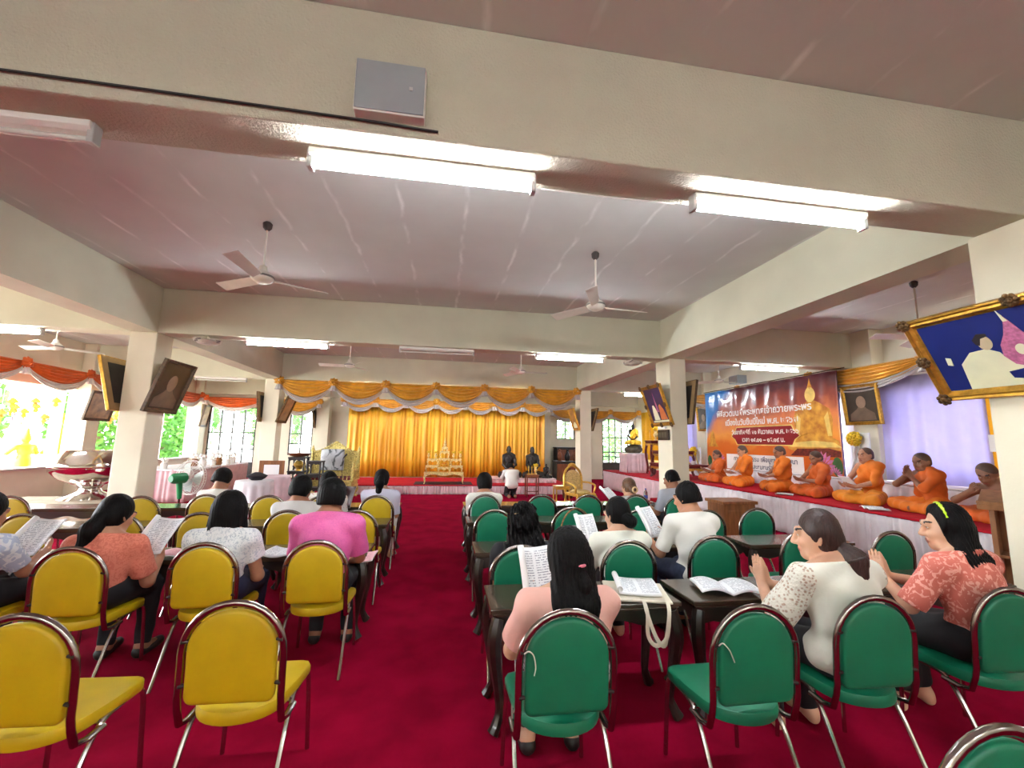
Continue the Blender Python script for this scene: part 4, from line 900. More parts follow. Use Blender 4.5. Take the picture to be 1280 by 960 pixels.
# ================================================================ pictures
M_gilt = mat('gilded frame', (206, 158, 62), rough=.3, metal=.75, var=.2, scale=18, bump=.4, bscale=60); M_giltd = mat('dark carved gilt', (112, 82, 44), rough=.5, metal=.5, var=.35, scale=30, bump=.8, bscale=70)
M_darkframe = mat('dark brown frame', (96, 74, 48), rough=.5, var=.25, scale=20, bump=.3); M_back = mat('picture back board', (170, 140, 96), rough=.8, var=.1); M_backd = mat('picture back dark panel', (60, 54, 50), rough=.8, var=.1)
def picture(loc, rz, lean, w, h, canvas, label, fr=M_gilt, fw=.06, shapes=(), ornate=False, group='framed pictures', dark=M_backd):
    r = empty('framed_picture', loc, 0, label, 'picture', group); r.rotation_euler = (Matrix.Rotation(rz, 4, 'Z') @ Matrix.Rotation(lean, 4, 'X')).to_euler()
    f = MB(); prof = [(0, 0), (0, -.045), (.012, -.055), (fw*.35, -.045), (fw*.55, -.052), (fw*.8, -.03), (fw, -.026), (fw, -.01)]
    cs = [(-w/2, 0), (w/2, 0), (w/2, h), (-w/2, h)]; dv = [(1, 1), (-1, 1), (-1, -1), (1, -1)]; n = len(prof)
    vs = [(c[0]+d[0]*p, y, c[1]+d[1]*p) for c, d in zip(cs, dv) for p, y in prof]
    f.add(vs, [(i*n+k, i*n+(k+1) % n, ((i+1) % 4)*n+(k+1) % n, ((i+1) % 4)*n+k) for i in range(4) for k in range(n)]); f.build('frame', fr, r, smooth=False)
    if ornate:
        for (x, z) in cs+[(0, 0), (0, h), (-w/2, h/2), (w/2, h/2)]:
            sx = -.02 if x > 0 else .02 if x < 0 else 0; sz = .02 if z < h/3 else -.02 if z > h*.7 else 0
            o = MB()
            for k in range(7):
                a = 2*PI*k/7; o.ball((x+sx+.032*math.cos(a), -.055, z+sz+.032*math.sin(a)), (.02, .012, .02), 8)
            o.ball((x+sx, -.06, z+sz), (.024, .016, .024), 8); o.build('carved_ornament', M_giltd, r)
    MB().box(-w/2+fw*.8, w/2-fw*.8, -.024, -.016, fw*.8, h-fw*.8).build('canvas', canvas, r, smooth=False)
    b = MB().box(-w/2+.01, w/2-.01, -.008, 0, .01, h-.01).build('back_board', M_back, r, smooth=False); MB().box(-w/2+.12, w/2-.12, 0, .003, .12, h-.1).build('back_panel', dark, b, smooth=False)
    for nm, m, poly in shapes:
        c = MB(); c.prism([(x, z) for x, z in poly], -.0265-.0004*shapes.index((nm, m, poly)), -.0235); c.build(nm, m, r, smooth=False)
    return r
def ellp(cx, cz, rx, rz, n=18): return [(cx+rx*math.cos(2*PI*k/n), cz+rz*math.sin(2*PI*k/n)) for k in range(n)]
def bust(cx, z0, s): return [(cx-s*.9, z0), (cx+s*.9, z0), (cx+s*.85, z0+s*.45), (cx+s*.35, z0+s*.78), (cx+s*.22, z0+s*.95), (cx-s*.22, z0+s*.95), (cx-s*.35, z0+s*.78), (cx-s*.85, z0+s*.45)]
P_dark = mat('sepia print ground', (64, 54, 46), rough=.35, var=.25, scale=3); P_fig = mat('sepia print figure', (112, 94, 80), rough=.35, var=.15, scale=6); P_face = mat('sepia print face', (146, 122, 104), rough=.35, var=.1, scale=8)
P_blue = mat('blue print ground', (34, 46, 118), rough=.3, var=.12, scale=2); P_white = mat('cream print figure', (226, 226, 190), rough=.3, var=.05); P_pinkf = mat('pink print fan', (206, 120, 160), rough=.3, var=.2, scale=40)
P_skin = mat('print skin', (206, 186, 152), rough=.3); P_navy = mat('violet print ground', (50, 40, 84), rough=.3, var=.2, scale=4); P_org = mat('print orange', (206, 120, 70), rough=.3, var=.1); P_or2 = mat('ochre print ground', (170, 120, 70), rough=.35, var=.3, scale=5)
P_hair = mat('print dark hair', (50, 44, 46), rough=.3)
monkpic = lambda s: [('printed_figure', P_fig, bust(0, .09, s)), ('printed_face', P_face, ellp(0, .09+s*1.25, s*.34, s*.42))]
picture((-4.655, 7.72, 1.97), rad(90), rad(17), .82, .88, P_dark, 'portrait of a monk leaning out from the left pillar, facing the aisle', M_darkframe, .07, monkpic(.33))
picture((-5.065, 7.72, 1.97), rad(-90), rad(15), .82, .88, P_dark, 'picture seen from its back on the far side of the left pillar', M_gilt, .07, monkpic(.33))
picture((4.235, 7.7, 1.97), rad(-90), rad(19), .78, .82, P_navy, 'gold framed print of two seated figures on the right pillar', M_gilt, .065, [('printed_figure', P_white, [(-.22, .12), (-.02, .12), (-.04, .3), (-.1, .42), (-.16, .42), (-.2, .3)]), ('printed_figure', P_org, [(.03, .12), (.27, .12), (.22, .32), (.14, .43), (.08, .4)]), ('printed_spire', P_pinkf, [(-.035, .28), (.035, .28), (.0, .68)]), ('printed_strip', P_white, [(-.29, .075), (.29, .075), (.29, .11), (-.29, .11)])], True)
picture((4.585, 7.7, 1.99), rad(90), rad(8), .78, .86, P_dark, 'picture seen edge on at the right side of the right pillar', M_darkframe, .07, monkpic(.33))
fan = [(x*.85-.32, z) for x, z in [(.28, .2), (.35, .23), (.40, .30), (.38, .38), (.33, .45), (.30, .52), (.27, .58), (.25, .52), (.22, .45), (.17, .38), (.155, .30), (.2, .23)]]
picture((3.965, 2.1, 2.0), rad(-90), rad(29), 1.34, .70, P_blue, 'large ornate gold picture with blue ground of a man in white beside a pink fan', M_gilt, .075,
  [('printed_figure', P_white, [(-.46, .075), (-.12, .075), (-.12, .11), (-.2, .13), (-.21, .18), (-.08, .2), (-.06, .25), (-.17, .26), (-.2, .33), (-.26, .37), (-.36, .36), (-.44, .28)]), ('printed_face', P_skin, ellp(-.25, .415, .04, .055)), ('printed_hair', P_hair, [(-.3, .41), (-.31, .45), (-.27, .49), (-.22, .48), (-.22, .46), (-.26, .45), (-.28, .40)]), ('printed_hand', P_skin, ellp(-.06, .225, .035, .02)),
   ('printed_fan', P_pinkf, fan), ('printed_fan_heart', P_white, ellp(-.085, .33, .03, .04)), ('printed_fan_tip', P_white, [(-.1, .54), (-.075, .54), (-.11, .63)]), ('printed_table', P_navy, [(-.1, .078), (.55, .078), (.55, .12), (-.1, .12)]), ('printed_emblem', P_white, [(-.52, .29), (-.49, .28), (-.485, .34), (-.515, .35)])], True)
picture((-4.675, 13.0, 2.02), rad(90), rad(20), .72, .8, P_or2, 'slanting picture on the far left pillar beside the stage swags', M_giltd, .07)
picture((-5.085, 13.0, 2.02), rad(-90), rad(6), .72, .85, P_dark, 'picture edge on the outer side of the far left pillar', M_giltd, .07)
picture((4.195, 13.05, 2.0), rad(-90), rad(17), .62, .72, P_or2, 'small gold framed picture on the far right pillar over the gold armchair', M_gilt, .06, [('printed_figure', P_white, bust(0, .08, .2))])
picture((4.575, 13.05, 1.98), rad(90), rad(14), .62, .75, P_dark, 'picture edge on the right side of the far right pillar', M_giltd, .06)
picture((-5.105, 18.1, 2.0), rad(-90), rad(10), .5, .8, P_dark, 'narrow far picture by the small window left of the curtain', M_giltd, .06)
picture((-9.28, 12.95, 1.95), rad(90), rad(12), .9, .8, P_or2, 'brown picture on the window pier behind the left pillar', M_darkframe, .07)
picture((-9.28, 18.05, 1.95), rad(90), rad(10), .5, .85, P_or2, 'tall far picture on the pier beside the dark door', M_darkframe, .07)
picture((8.26, 7.2, 2.06), rad(-90), rad(5), .76, .8, P_dark, 'gold framed portrait of a monk on the right wall beside the banner', M_gilt, .07, monkpic(.29))
picture((8.3, 12.5, 2.05), rad(-90), rad(5), .66, .8, P_dark, 'gold framed portrait at the far end of the banner', M_gilt, .07, monkpic(.27))
r = empty('clock_board', (4.22, 7.68, 1.68), rad(-90), 'small black display board under the picture on the right pillar', 'board')
MB().box(-.2, .2, -.03, 0, 0, .2).build('case', M_dark, r, smooth=False, bev=.006)
for k in range(3): MB().box(-.16+.11*k, -.07+.11*k, -.034, -.029, .05, .15).build('panel', mat('dim display', (70, 70, 66), rough=.3), r, smooth=False)
tag(MB().box(4.19, 4.235, 7.6, 7.86, 1.9, 1.94).build('label_strip', M_paper, smooth=False, bev=.003), 'white strip between the picture and the black display board', 'strip')
# ================================================================ printed banner on the right wall
def banner():
    W, H = 4.5, 2.26; r = empty('printed_banner', (8.02, 12.03, .94), rad(-90), 'large printed vinyl banner with Thai lettering behind the monks', 'banner')
    m = bpy.data.materials.new('banner print'); m.use_nodes = True; nt = m.node_tree; b = nt.nodes['Principled BSDF']; L = nt.links.new
    tc = nd(nt, 'ShaderNodeTexCoord'); sp = nd(nt, 'ShaderNodeSeparateXYZ'); L(tc.outputs['Object'], sp.inputs[0])
    nz = nd(nt, 'ShaderNodeTexNoise', Scale=2.5, Detail=5., Distortion=.6); L(tc.outputs['Object'], nz.inputs['Vector'])
    def mth(op, a, c=None):
        n = nd(nt, 'ShaderNodeMath', operation=op)
        for i, x in enumerate((a, c)):
            if x is None: continue
            if isinstance(x, (int, float)): n.inputs[i].default_value = x
            else: L(x, n.inputs[i])
        return n.outputs[0]
    v = mth('ADD', mth('DIVIDE', sp.outputs[2], H), mth('MULTIPLY', mth('SUBTRACT', nz.outputs[0], .5), .35))
    rp = nd(nt, 'ShaderNodeValToRGB'); e = rp.color_ramp.elements; e[0].position = .28; e[0].color = (*lin((214, 104, 36)), 1); e[1].position = .95; e[1].color = (*lin((92, 44, 52)), 1)
    for p, c in ((.42, (232, 150, 62)), (.6, (222, 130, 84)), (.75, (150, 70, 56))): x = e.new(p); x.color = (*lin(c), 1)
    L(v, rp.inputs[0])
    d = mth('SUBTRACT', mth('SUBTRACT', 1.5, sp.outputs[0]), mth('MULTIPLY', mth('SUBTRACT', H, sp.outputs[2]), .85)); d = mth('ADD', d, mth('MULTIPLY', mth('SUBTRACT', nz.outputs[0], .5), .5))
    mr = nd(nt, 'ShaderNodeMapRange'); mr.inputs[1].default_value = .25; mr.inputs[2].default_value = .55; L(d, mr.inputs[0])
    mx = nd(nt, 'ShaderNodeMixRGB'); L(mr.outputs[0], mx.inputs[0]); L(rp.outputs[0], mx.inputs[1]); mx.inputs[2].default_value = (*lin((52, 120, 190)), 1)
    L(mx.outputs[0], b.inputs['Base Color']); b.inputs['Roughness'].default_value = .28; b.inputs['Coat Weight'].default_value = .3
    def surf(x, z):
        t = z/H; k = max(0, t-.45)**1.3
        return .035*k*(math.sin(x*9+z*2.2)+.8*math.sin(x*15.5-z*3+1))+.012*math.sin(x*1.7)*t
    MB().grid(lambda u, v: (u*W, surf(u*W, v*H), v*H), 120, 24, .004).build('vinyl_sheet', m, r, angle=180)
    def lay(name, mm, poly, lift, n=10):
        pp = []
        for a, b2 in zip(poly, poly[1:]+poly[:1]):
            q = max(1, int(math.hypot(b2[0]-a[0], b2[1]-a[1])/.06)); pp += [(a[0]+(b2[0]-a[0])*k/q, a[1]+(b2[1]-a[1])*k/q) for k in range(q)]
        poly = pp
        """printed patch that follows the sheet"""
        c = MB(); cx = sum(p[0] for p in poly)/len(poly); cz = sum(p[1] for p in poly)/len(poly); N = len(poly); vs = []; fs = []
        for k in range(n+1):
            for p in poly: x = cx+(p[0]-cx)*k/n; z = cz+(p[1]-cz)*k/n; vs.append((x, surf(x, z)-lift, z))
        for k in range(n):
            for i in range(N): fs.append((k*N+i, k*N+(i+1) % N, (k+1)*N+(i+1) % N, (k+1)*N+i))
        c.add(vs, fs); return c.build(name, mm, r, angle=180)
    G = mat('printed gold figure', (226, 168, 66), rough=.3, var=.25, scale=5, rgb2=(176, 106, 40)); G2 = mat('printed pale gold', (240, 208, 120), rough=.3, var=.15, scale=5); DR = mat('printed dark red', (150, 22, 36), rough=.3, var=.1); WH = mat('printed white', (244, 238, 232), rough=.3, var=.02); GY = mat('printed grey letters', (90, 90, 110), rough=.4)
    PKc = mat('printed pink lotus', (226, 130, 190), rough=.3, var=.2, scale=8); GRn = mat('printed green leaf', (60, 110, 60), rough=.35, var=.2, scale=6); MR = mat('printed maroon roof', (128, 40, 34), rough=.35, var=.3, scale=14)
    cx = 3.85
    body = [(cx-.72, .62), (cx-.5, .55), (cx+.5, .55), (cx+.64, .62), (cx+.6, .8), (cx+.46, .86), (cx+.5, 1.25), (cx+.44, 1.48), (cx+.2, 1.62), (cx+.08, 1.68), (cx-.1, 1.68), (cx-.2, 1.62), (cx-.44, 1.48), (cx-.5, 1.25), (cx-.44, .86), (cx-.7, .8)]
    lay('printed_seated_figure', G, body, .004); lay('printed_head', G2, ellp(cx-.02, 1.82, .13, .17), .0055); lay('printed_topknot', G, [(cx-.09, 1.95), (cx+.06, 1.95), (cx+.02, 2.06), (cx-.015, 2.2), (cx-.05, 2.06)], .0055)
    lay('printed_arm', G2, [(cx-.46, .9), (cx-.36, .9), (cx-.3, 1.3), (cx-.4, 1.42)], .0055); lay('printed_arm', G2, [(cx+.36, .9), (cx+.46, .9), (cx+.4, 1.42), (cx+.3, 1.3)], .0055); lay('printed_lap', G2, [(cx-.66, .66), (cx+.66, .66), (cx+.5, .76), (cx, .8), (cx-.5, .76)], .0055)
    lay('printed_small_figure', G, [(.08, .62), (.55, .62), (.45, .72), (.38, 1.0), (.3, 1.1), (.22, 1.0), (.15, .72)], .004)
    lay('printed_roof', MR, [(3.2, .46), (4.48, .46), (4.48, .58), (4.2, .64), (3.4, .62)], .0075); lay('printed_strip', WH, [(.9, .02), (3.55, .02), (3.55, .43), (.9, .43)], .004)
    plate = [(2.33+x, z) for x, z in ((-1.02, .83), (-.94, .7), (.94, .7), (1.02, .83), (1.16, .92), (1.02, 1.02), (.94, 1.15), (-.94, 1.15), (-1.02, 1.02), (-1.16, .92))]
    lay('printed_plaque_border', G2, [(2.33+(x-2.33)*1.03, .92+(z-.92)*1.12) for x, z in plate], .0085); lay('printed_plaque', DR, plate, .0105)
    for (fx, fz, s) in ((4.02, .26, .28), (.6, .22, .22), (4.3, .1, .15)):
        for k in range(9):
            a = PI*(.02+.96*k/8); lay('printed_petal', PKc, [(fx+s*(.3*math.cos(a)), fz+s*.2*math.sin(a)), (fx+s*.85*math.cos(a-.16), fz+s*.85*math.sin(a-.16)), (fx+s*1.15*math.cos(a), fz+s*1.15*math.sin(a)), (fx+s*.85*math.cos(a+.16), fz+s*.85*math.sin(a+.16))], .0095+.0004*k, 3)
    lay('printed_leaf', GRn, ellp(4.38, .26, .12, .2), .0085); lay('printed_leaf', GRn, ellp(.12, .2, .1, .16), .0085)
    def txt(s, x, z, size, mm, lift, bold=.0): return lettering(s, size, mm, r, Matrix.Translation((x, 0, z)) @ Matrix.Rotation(PI/2, 4, 'X'), depth=.0008, bold=bold, warp=lambda c: Vector((c.x, c.y+surf(c.x, c.z)-lift, c.z)))
    txt('วันอาทิตย์ที่ ๓๑ ธันวาคม พ.ศ. ๒๕๖๖', 2.33, 1.02, .165, WH, .016, .004); txt('เวลา ๑๔.๐๑ – ๑๕.๑๙ น.', 2.33, .82, .165, WH, .016, .004)
    txt('พิธีสวดมนต์พระพุทธเจ้าถวายพระพร', 2.2, 1.56, .235, WH, .011, .006); txt('เนื่องในวันขึ้นปีใหม่ พ.ศ. ๒๕๖๗', 2.2, 1.29, .215, WH, .011, .006)
    txt('การปฏิบัติธรรม เพื่อบูชาพระศาสนา', 2.3, .31, .16, GY, .012, .002); txt('วัดและชุมชนร่วมจัด', 2.3, .12, .16, GY, .012, .002)
    return r
banner()
tag(MB().tube([(8.1, 12.2, 3.24), (8.1, 7.4, 3.24)], .014, 8).build('banner_rail', M_giltd), 'thin rail carrying the top edge of the printed banner', 'rail')
sp = empty('wall_speaker', (8.7, 11.2, 3.42), 0, 'small pale grey speaker box on the right wall above the banner', 'speaker')
MB().box(-.3, 0, -.2, .2, 0, .24).build('case', M_box, sp, smooth=False, bev=.01); MB().box(-.306, -.3, -.18, .18, .02, .22).build('grille', M_band, sp, smooth=False)
# wreath boards by the wall
M_yflow = mat('yellow flowers', (240, 200, 30), rough=.6, var=.25, scale=40); M_stem = mat('green stem', (60, 110, 50), rough=.6)
def wreath(x, y, z, label, dress=False):
    r = empty('wreath_stand', (x, y, z), rad(-90), label, 'wreath stand')
    MB().prism([(-.19, 0), (.19, 0), (.19, .9), (-.19, .9)], -.012, .012).build('board', M_paper, r, smooth=False)
    f = MB(); c = Vector((-.03, -.09, .78))
    for k in range(46):
        a = k*2.399; t = math.acos(1-1.1*(k+.5)/46); d = Vector((math.sin(t)*math.cos(a), -math.cos(t), math.sin(t)*math.sin(a))); f.ball(c+d*.12, .034, 7)
    f.build('flower_ball', M_yflow, r)
    for s in (-1, 1):
        f = MB(); f.grid(lambda u, v: (-.03+s*(.03+.12*v)+.04*(u-.5), -.04-.02*math.sin(v*9), .68-.6*v), 2, 14, .004); f.build('ribbon', M_ycur if dress else M_silver, r, angle=180)
    return r
wreath(8.22, 7.3, 1.0, 'white wreath board with a yellow flower ball and grey ribbons below the monk portrait')
wreath(8.1, 11.0, .99, 'white wreath board with yellow ribbons at the far end of the banner', True).location = (8.1, 12.7, .622)
# ================================================================ altar, statues, furniture
M_goldleaf = mat('gold leaf', (232, 188, 84), rough=.28, metal=.7, var=.15, scale=20, bump=.4, bscale=50); M_goldpale = mat('pale gold carving', (226, 206, 120), rough=.4, metal=.35, var=.25, scale=26, bump=.9, bscale=45)
M_bronze = mat('dark bronze', (46, 40, 38), rough=.35, metal=.5, var=.2, scale=6); M_steel = mat('polished silver', (220, 216, 212), rough=.12, metal=1., var=.05)
def table_legs(mb, hx, hy, z0, z1, r=.022):
    for sx in (-1, 1):
        for sy in (-1, 1): mb.tube(smooth_path([(sx*(hx-.02), sy*(hy-.02), z1), (sx*(hx+.01), sy*(hy+.01), z0+(z1-z0)*.6), (sx*(hx-.03), sy*(hy-.02), z0+(z1-z0)*.2), (sx*hx, sy*hy, z0)], 3), r, 7)
def tier(parent, x, y, z, w, d, h, m=None):
    """one small altar table: moulded top, scalloped apron, bowed legs"""
    t = MB(); t.box(x-w/2, x+w/2, y-d/2, y+d/2, z+h-.022, z+h); t.box(x-w/2+.012, x+w/2-.012, y-d/2+.012, y+d/2-.012, z+h-.036, z+h-.022)
    n = 12; ap = [(x-w/2+.01, z+h-.036), (x+w/2-.01, z+h-.036)]+[(x+(w/2-.01)*(1-2*k/n), z+h-.036-.035*(1+.6*math.cos(k/n*4*PI))-(.05 if k in (0, n) else 0)) for k in range(n+1)]
    for s in (-1, 1): t.prism(ap, y+s*(d/2-.014)-.006, y+s*(d/2-.014)+.006)
    o = t.build('tier_table', m or M_altar, parent, smooth=False)
    for sx in (-1, 1):
        for sy in (-1, 1): MB().tube(smooth_path([(x+sx*(w/2-.025), y+sy*(d/2-.02), z+h-.03), (x+sx*(w/2-.008), y+sy*(d/2-.01), z+h*.55), (x+sx*(w/2-.03), y+sy*(d/2-.025), z+h*.2), (x+sx*(w/2-.012), y+sy*(d/2-.015), z)], 3), .014, 7).build('tier_leg', m or M_altar, o)
def vase(x, y, z, s=1., n=14): return MB().lathe([(.03*s, 0), (.034*s, .01*s), (.016*s, .03*s), (.014*s, .05*s), (.04*s, .085*s), (.045*s, .11*s), (.025*s, .15*s), (.022*s, .165*s), (.04*s, .185*s)], n, c=(x, y, z))
M_altar = mat('cream gold lacquer', (250, 226, 158), rough=.35, metal=.25, var=.2, scale=24, bump=.4, bscale=50)
def altar():
    r = empty('altar_table_set', (.03, 13.45, .28), 0, 'tiered gold altar table set before the gold curtain', 'altar')
    tier(r, 0, 0, 0, 1.2, .5, .34); tier(r, -.36, .05, .34, .42, .3, .2); tier(r, .36, .05, .34, .42, .3, .2); tier(r, 0, -.05, .34, .4, .26, .16)
    tier(r, -.36, .1, .54, .34, .24, .2); tier(r, .36, .1, .54, .34, .24, .2); tier(r, 0, .08, .34, .36, .26, .42); tier(r, 0, .1, .76, .3, .22, .22); tier(r, 0, .1, .98, .18, .16, .12)
    return r
altar()
for x, y, z, s, l in ((-.36, 13.55, 1.02, .85, 'left gold vase with yellow flowers on the altar'), (.42, 13.55, 1.02, .85, 'right gold vase with yellow flowers on the altar'), (-.47, 13.5, .82, .8, 'outer left gold vase on the altar')):
    pass
def flower_vase(x, y, z, s, label, group=None):
    r = empty('flower_vase', (x, y, z), 0, label, 'vase', group); vase(0, 0, 0, s).build('vase', M_altar, r); f = MB()
    for k in range(12): a = k*2.4; f.ball((.035*s*math.cos(a)*(1+k*.03), .035*s*math.sin(a), .2*s+.004*k*s), .024*s, 6)
    f.build('flowers', M_yflow, r); return r
for x, z in ((-.46, 1.02), (-.24, 1.02), (.31, 1.02), (.52, 1.02)): flower_vase(x, 13.55, z, .95, 'small gold vase of yellow flowers on a side tier of the gold altar', 'altar vases')
def candlestick(x, y, z, h, label, group=None, m=None):
    r = empty('candlestick', (x, y, z), 0, label, 'candlestick', group)
    MB().lathe([(.05, 0), (.05, .012), (.02, .03), (.014, h*.3), (.024, h*.38), (.012, h*.45), (.014, h*.75), (.03, h*.8), (.032, h*.83)], 12).build('stick', m or M_goldleaf, r)
    MB().lathe([(.011, h*.83), (.011, h)], 8).build('candle', M_yflow, r); return r
r = empty('gold_ornament', (.03, 13.55, 1.38), 0, 'gold spired ornament on the topmost tier of the altar', 'ornament'); MB().lathe([(.06, 0), (.06, .02), (.03, .04), (.045, .09), (.02, .14), (.03, .17), (.008, .23), (.002, .31)], 14).build('spire', M_altar, r)
for x in (-.12, .18): candlestick(x, 13.36, .78, .2, 'gold candlestick on the middle tier of the gold altar', 'altar candlesticks')
r = empty('offering_bowl', (.03, 13.34, .78), 0, 'orange topped gold offering bowl in the centre of the altar', 'bowl'); MB().lathe([(.05, 0), (.03, .02), (.03, .04), (.08, .09), (.085, .1)], 16).build('bowl', M_goldleaf, r); MB().ball((0, 0, .1), (.07, .07, .035), 12).build('flower_heap', mat('orange marigold', (236, 150, 30), rough=.7, var=.3, scale=60), r)
tag(MB().box(-.85, .9, 13.06, 13.95, .281, .292).build('altar_mat', mat('dark patterned mat', (70, 40, 46), rough=.9, var=.3, scale=20), smooth=False), 'dark patterned mat under the gold altar', 'mat')
# statues of seated monks
def statue(loc, rz, s, label, mb, mr, B=None, bare=True, h=.014):
    B = B or lotus(.92, 1.12, 0, 0, 0, wrL=(-.1, .3, .24), wrR=(.1, .3, .24), hs=1.1); J = B.J; F = Field(); B.torso(F); B.legs(F); B.feet(F)
    for q in 'LR': B.arm(F, q); hand(F, J['wr'+q], A(.6 if q == 'L' else -.6, .4, -.2), A(0, 0, 1), 1 if q == 'R' else -1, 20)
    F.cone(J['neck'], J['Hc']+A(0, -.025, -.08), .053, .056, .03); head(F, J['Hc'], J['HR'], B.hs)
    o = F.mesh('statue', mb, h); robe(mr, 3)(B, o, h); o.location = loc; o.rotation_euler = (0, 0, rz); o.scale = (s*.82, s, s); tag(o, label, 'statue'); return o
statue((2.16, 14.2, .43), PI, 1.12, 'dark bronze seated monk statue behind the kneeling man', M_bronze, M_bronze); statue((2.95, 14.15, .43), PI, 1.1, 'dark bronze seated monk statue at the right end of the stage', M_bronze, M_bronze)
statue((3.38, 13.9, .43), PI, .5, 'small dark seated statue beside the right bronze monk', M_bronze, M_bronze)
# small stand with candles by the stage
def stand(name, x, y, w, d, h, m, label, cat='table', cloth=None):
    r = empty(name, (x, y, 0), 0, label, cat); MB().box(-w/2, w/2, -d/2, d/2, h-.03, h).box(-w/2+.015, w/2-.015, -d/2+.015, d/2-.015, h-.09, h-.03).build('top', m, r, smooth=False, bev=.006)
    for sx in (-1, 1):
        for sy in (-1, 1): MB().tube([(sx*(w/2-.025), sy*(d/2-.025), h-.06), (sx*(w/2-.022), sy*(d/2-.022), 0)], .018, 8).build('leg', m, r)
    l = MB()
    for sx in (-1, 1): l.tube([(sx*(w/2-.024), -(d/2-.024), h*.25), (sx*(w/2-.024), d/2-.024, h*.25)], .011, 6)
    l.tube([(-(w/2-.024), -(d/2-.024), h*.25), (w/2-.024, -(d/2-.024), h*.25)], .011, 6); l.build('stretcher', m, r); return r
M_wood = mat('reddish carved wood', (136, 74, 38), rough=.4, var=.25, scale=12, stretch=(3, 3, .4)); M_wood2 = mat('brown teak', (150, 96, 52), rough=.45, var=.2, scale=8, stretch=(3, 3, .4))
stand('offering_stand', 2.62, 12.55, .38, .34, .64, M_wood, 'red brown wooden stand with candles beside the kneeling man', 'stand')
for dx in (-.1, 0, .08): candlestick(2.62+dx, 12.55, .641, .26, 'candlestick on the wooden stand by the kneeling man', 'stand candlesticks')
flower_vase(2.74, 12.56, .641, 1.2, 'vase of yellow flowers on the wooden stand by the kneeling man')
r = empty('tea_tray', (3.62, 12.2, 0), 0, 'round dark brass pot with white lid in front of the far right pillar', 'pot'); MB().lathe([(.14, 0), (.15, .1), (.19, .3), (.16, .42), (.1, .47)], 18).build('pot', mat('dark brass', (110, 70, 46), rough=.35, metal=.6, var=.2), r); MB().ball((0, 0, .5), (.09, .09, .05), 12).build('lid', M_steel, r)
stand('side_table', 3.02, 10.75, .38, .34, .5, M_goldleaf, 'small gold side table left of the gold armchair')
# gold armchair
def armchair():
    r = empty('gold_armchair', (3.42, 10.45, 0), rad(200), 'ornate gold armchair with a cream cushion by the far right pillar', 'armchair')
    MB().box(-.32, .32, -.28, .3, .32, .4).build('seat_frame', M_goldleaf, r, smooth=False, bev=.02); s = MB(); s.ball((0, 0, .42), (.29, .27, .07), 20); s.build('cushion', mat('gold brocade', (216, 184, 116), rough=.6, var=.2, scale=30), r)
    for sx in (-1, 1):
        MB().tube(smooth_path([(sx*.3, .27, .34), (sx*.33, .31, .2), (sx*.29, .28, .08), (sx*.32, .32, 0)], 4), [.036]*4+[.03]*4+[.024]*4+[.03], 8).build('leg', M_goldleaf, r)
        MB().tube(smooth_path([(sx*.29, -.25, .34), (sx*.29, -.28, .18), (sx*.3, -.32, 0)], 4), .028, 8).build('leg', M_goldleaf, r)
        MB().tube(smooth_path([(sx*.3, -.26, .66), (sx*.34, -.05, .66), (sx*.35, .18, .62), (sx*.33, .24, .55), (sx*.31, .2, .4)], 4), .026, 8).build('armrest', M_goldleaf, r)
    p = pad_outline(.25, .45, 1.0, .05); b = puffy(p, .05); b.v = [(x, y-.3-.08*(z-.45), z) for x, y, z in b.v]; b.build('backrest', MATS['gold brocade'], r)
    MB().tube(smooth_path([(-.28, -.29, .38), (-.3, -.31, .6), (-.29, -.33, .85), (-.2, -.35, 1.02), (0, -.36, 1.12), (.2, -.35, 1.02), (.29, -.33, .85), (.3, -.31, .6), (.28, -.29, .38)], 5), .034, 8).build('back_frame', M_goldleaf, r)
    c = MB()
    for k in range(9): a = PI*k/8; c.ball((.11*math.cos(a), -.36, 1.1+.07*math.sin(a)), .034, 7)
    c.build('crest', M_goldleaf, r); r.scale = (.92, .92, .9); return r
armchair()
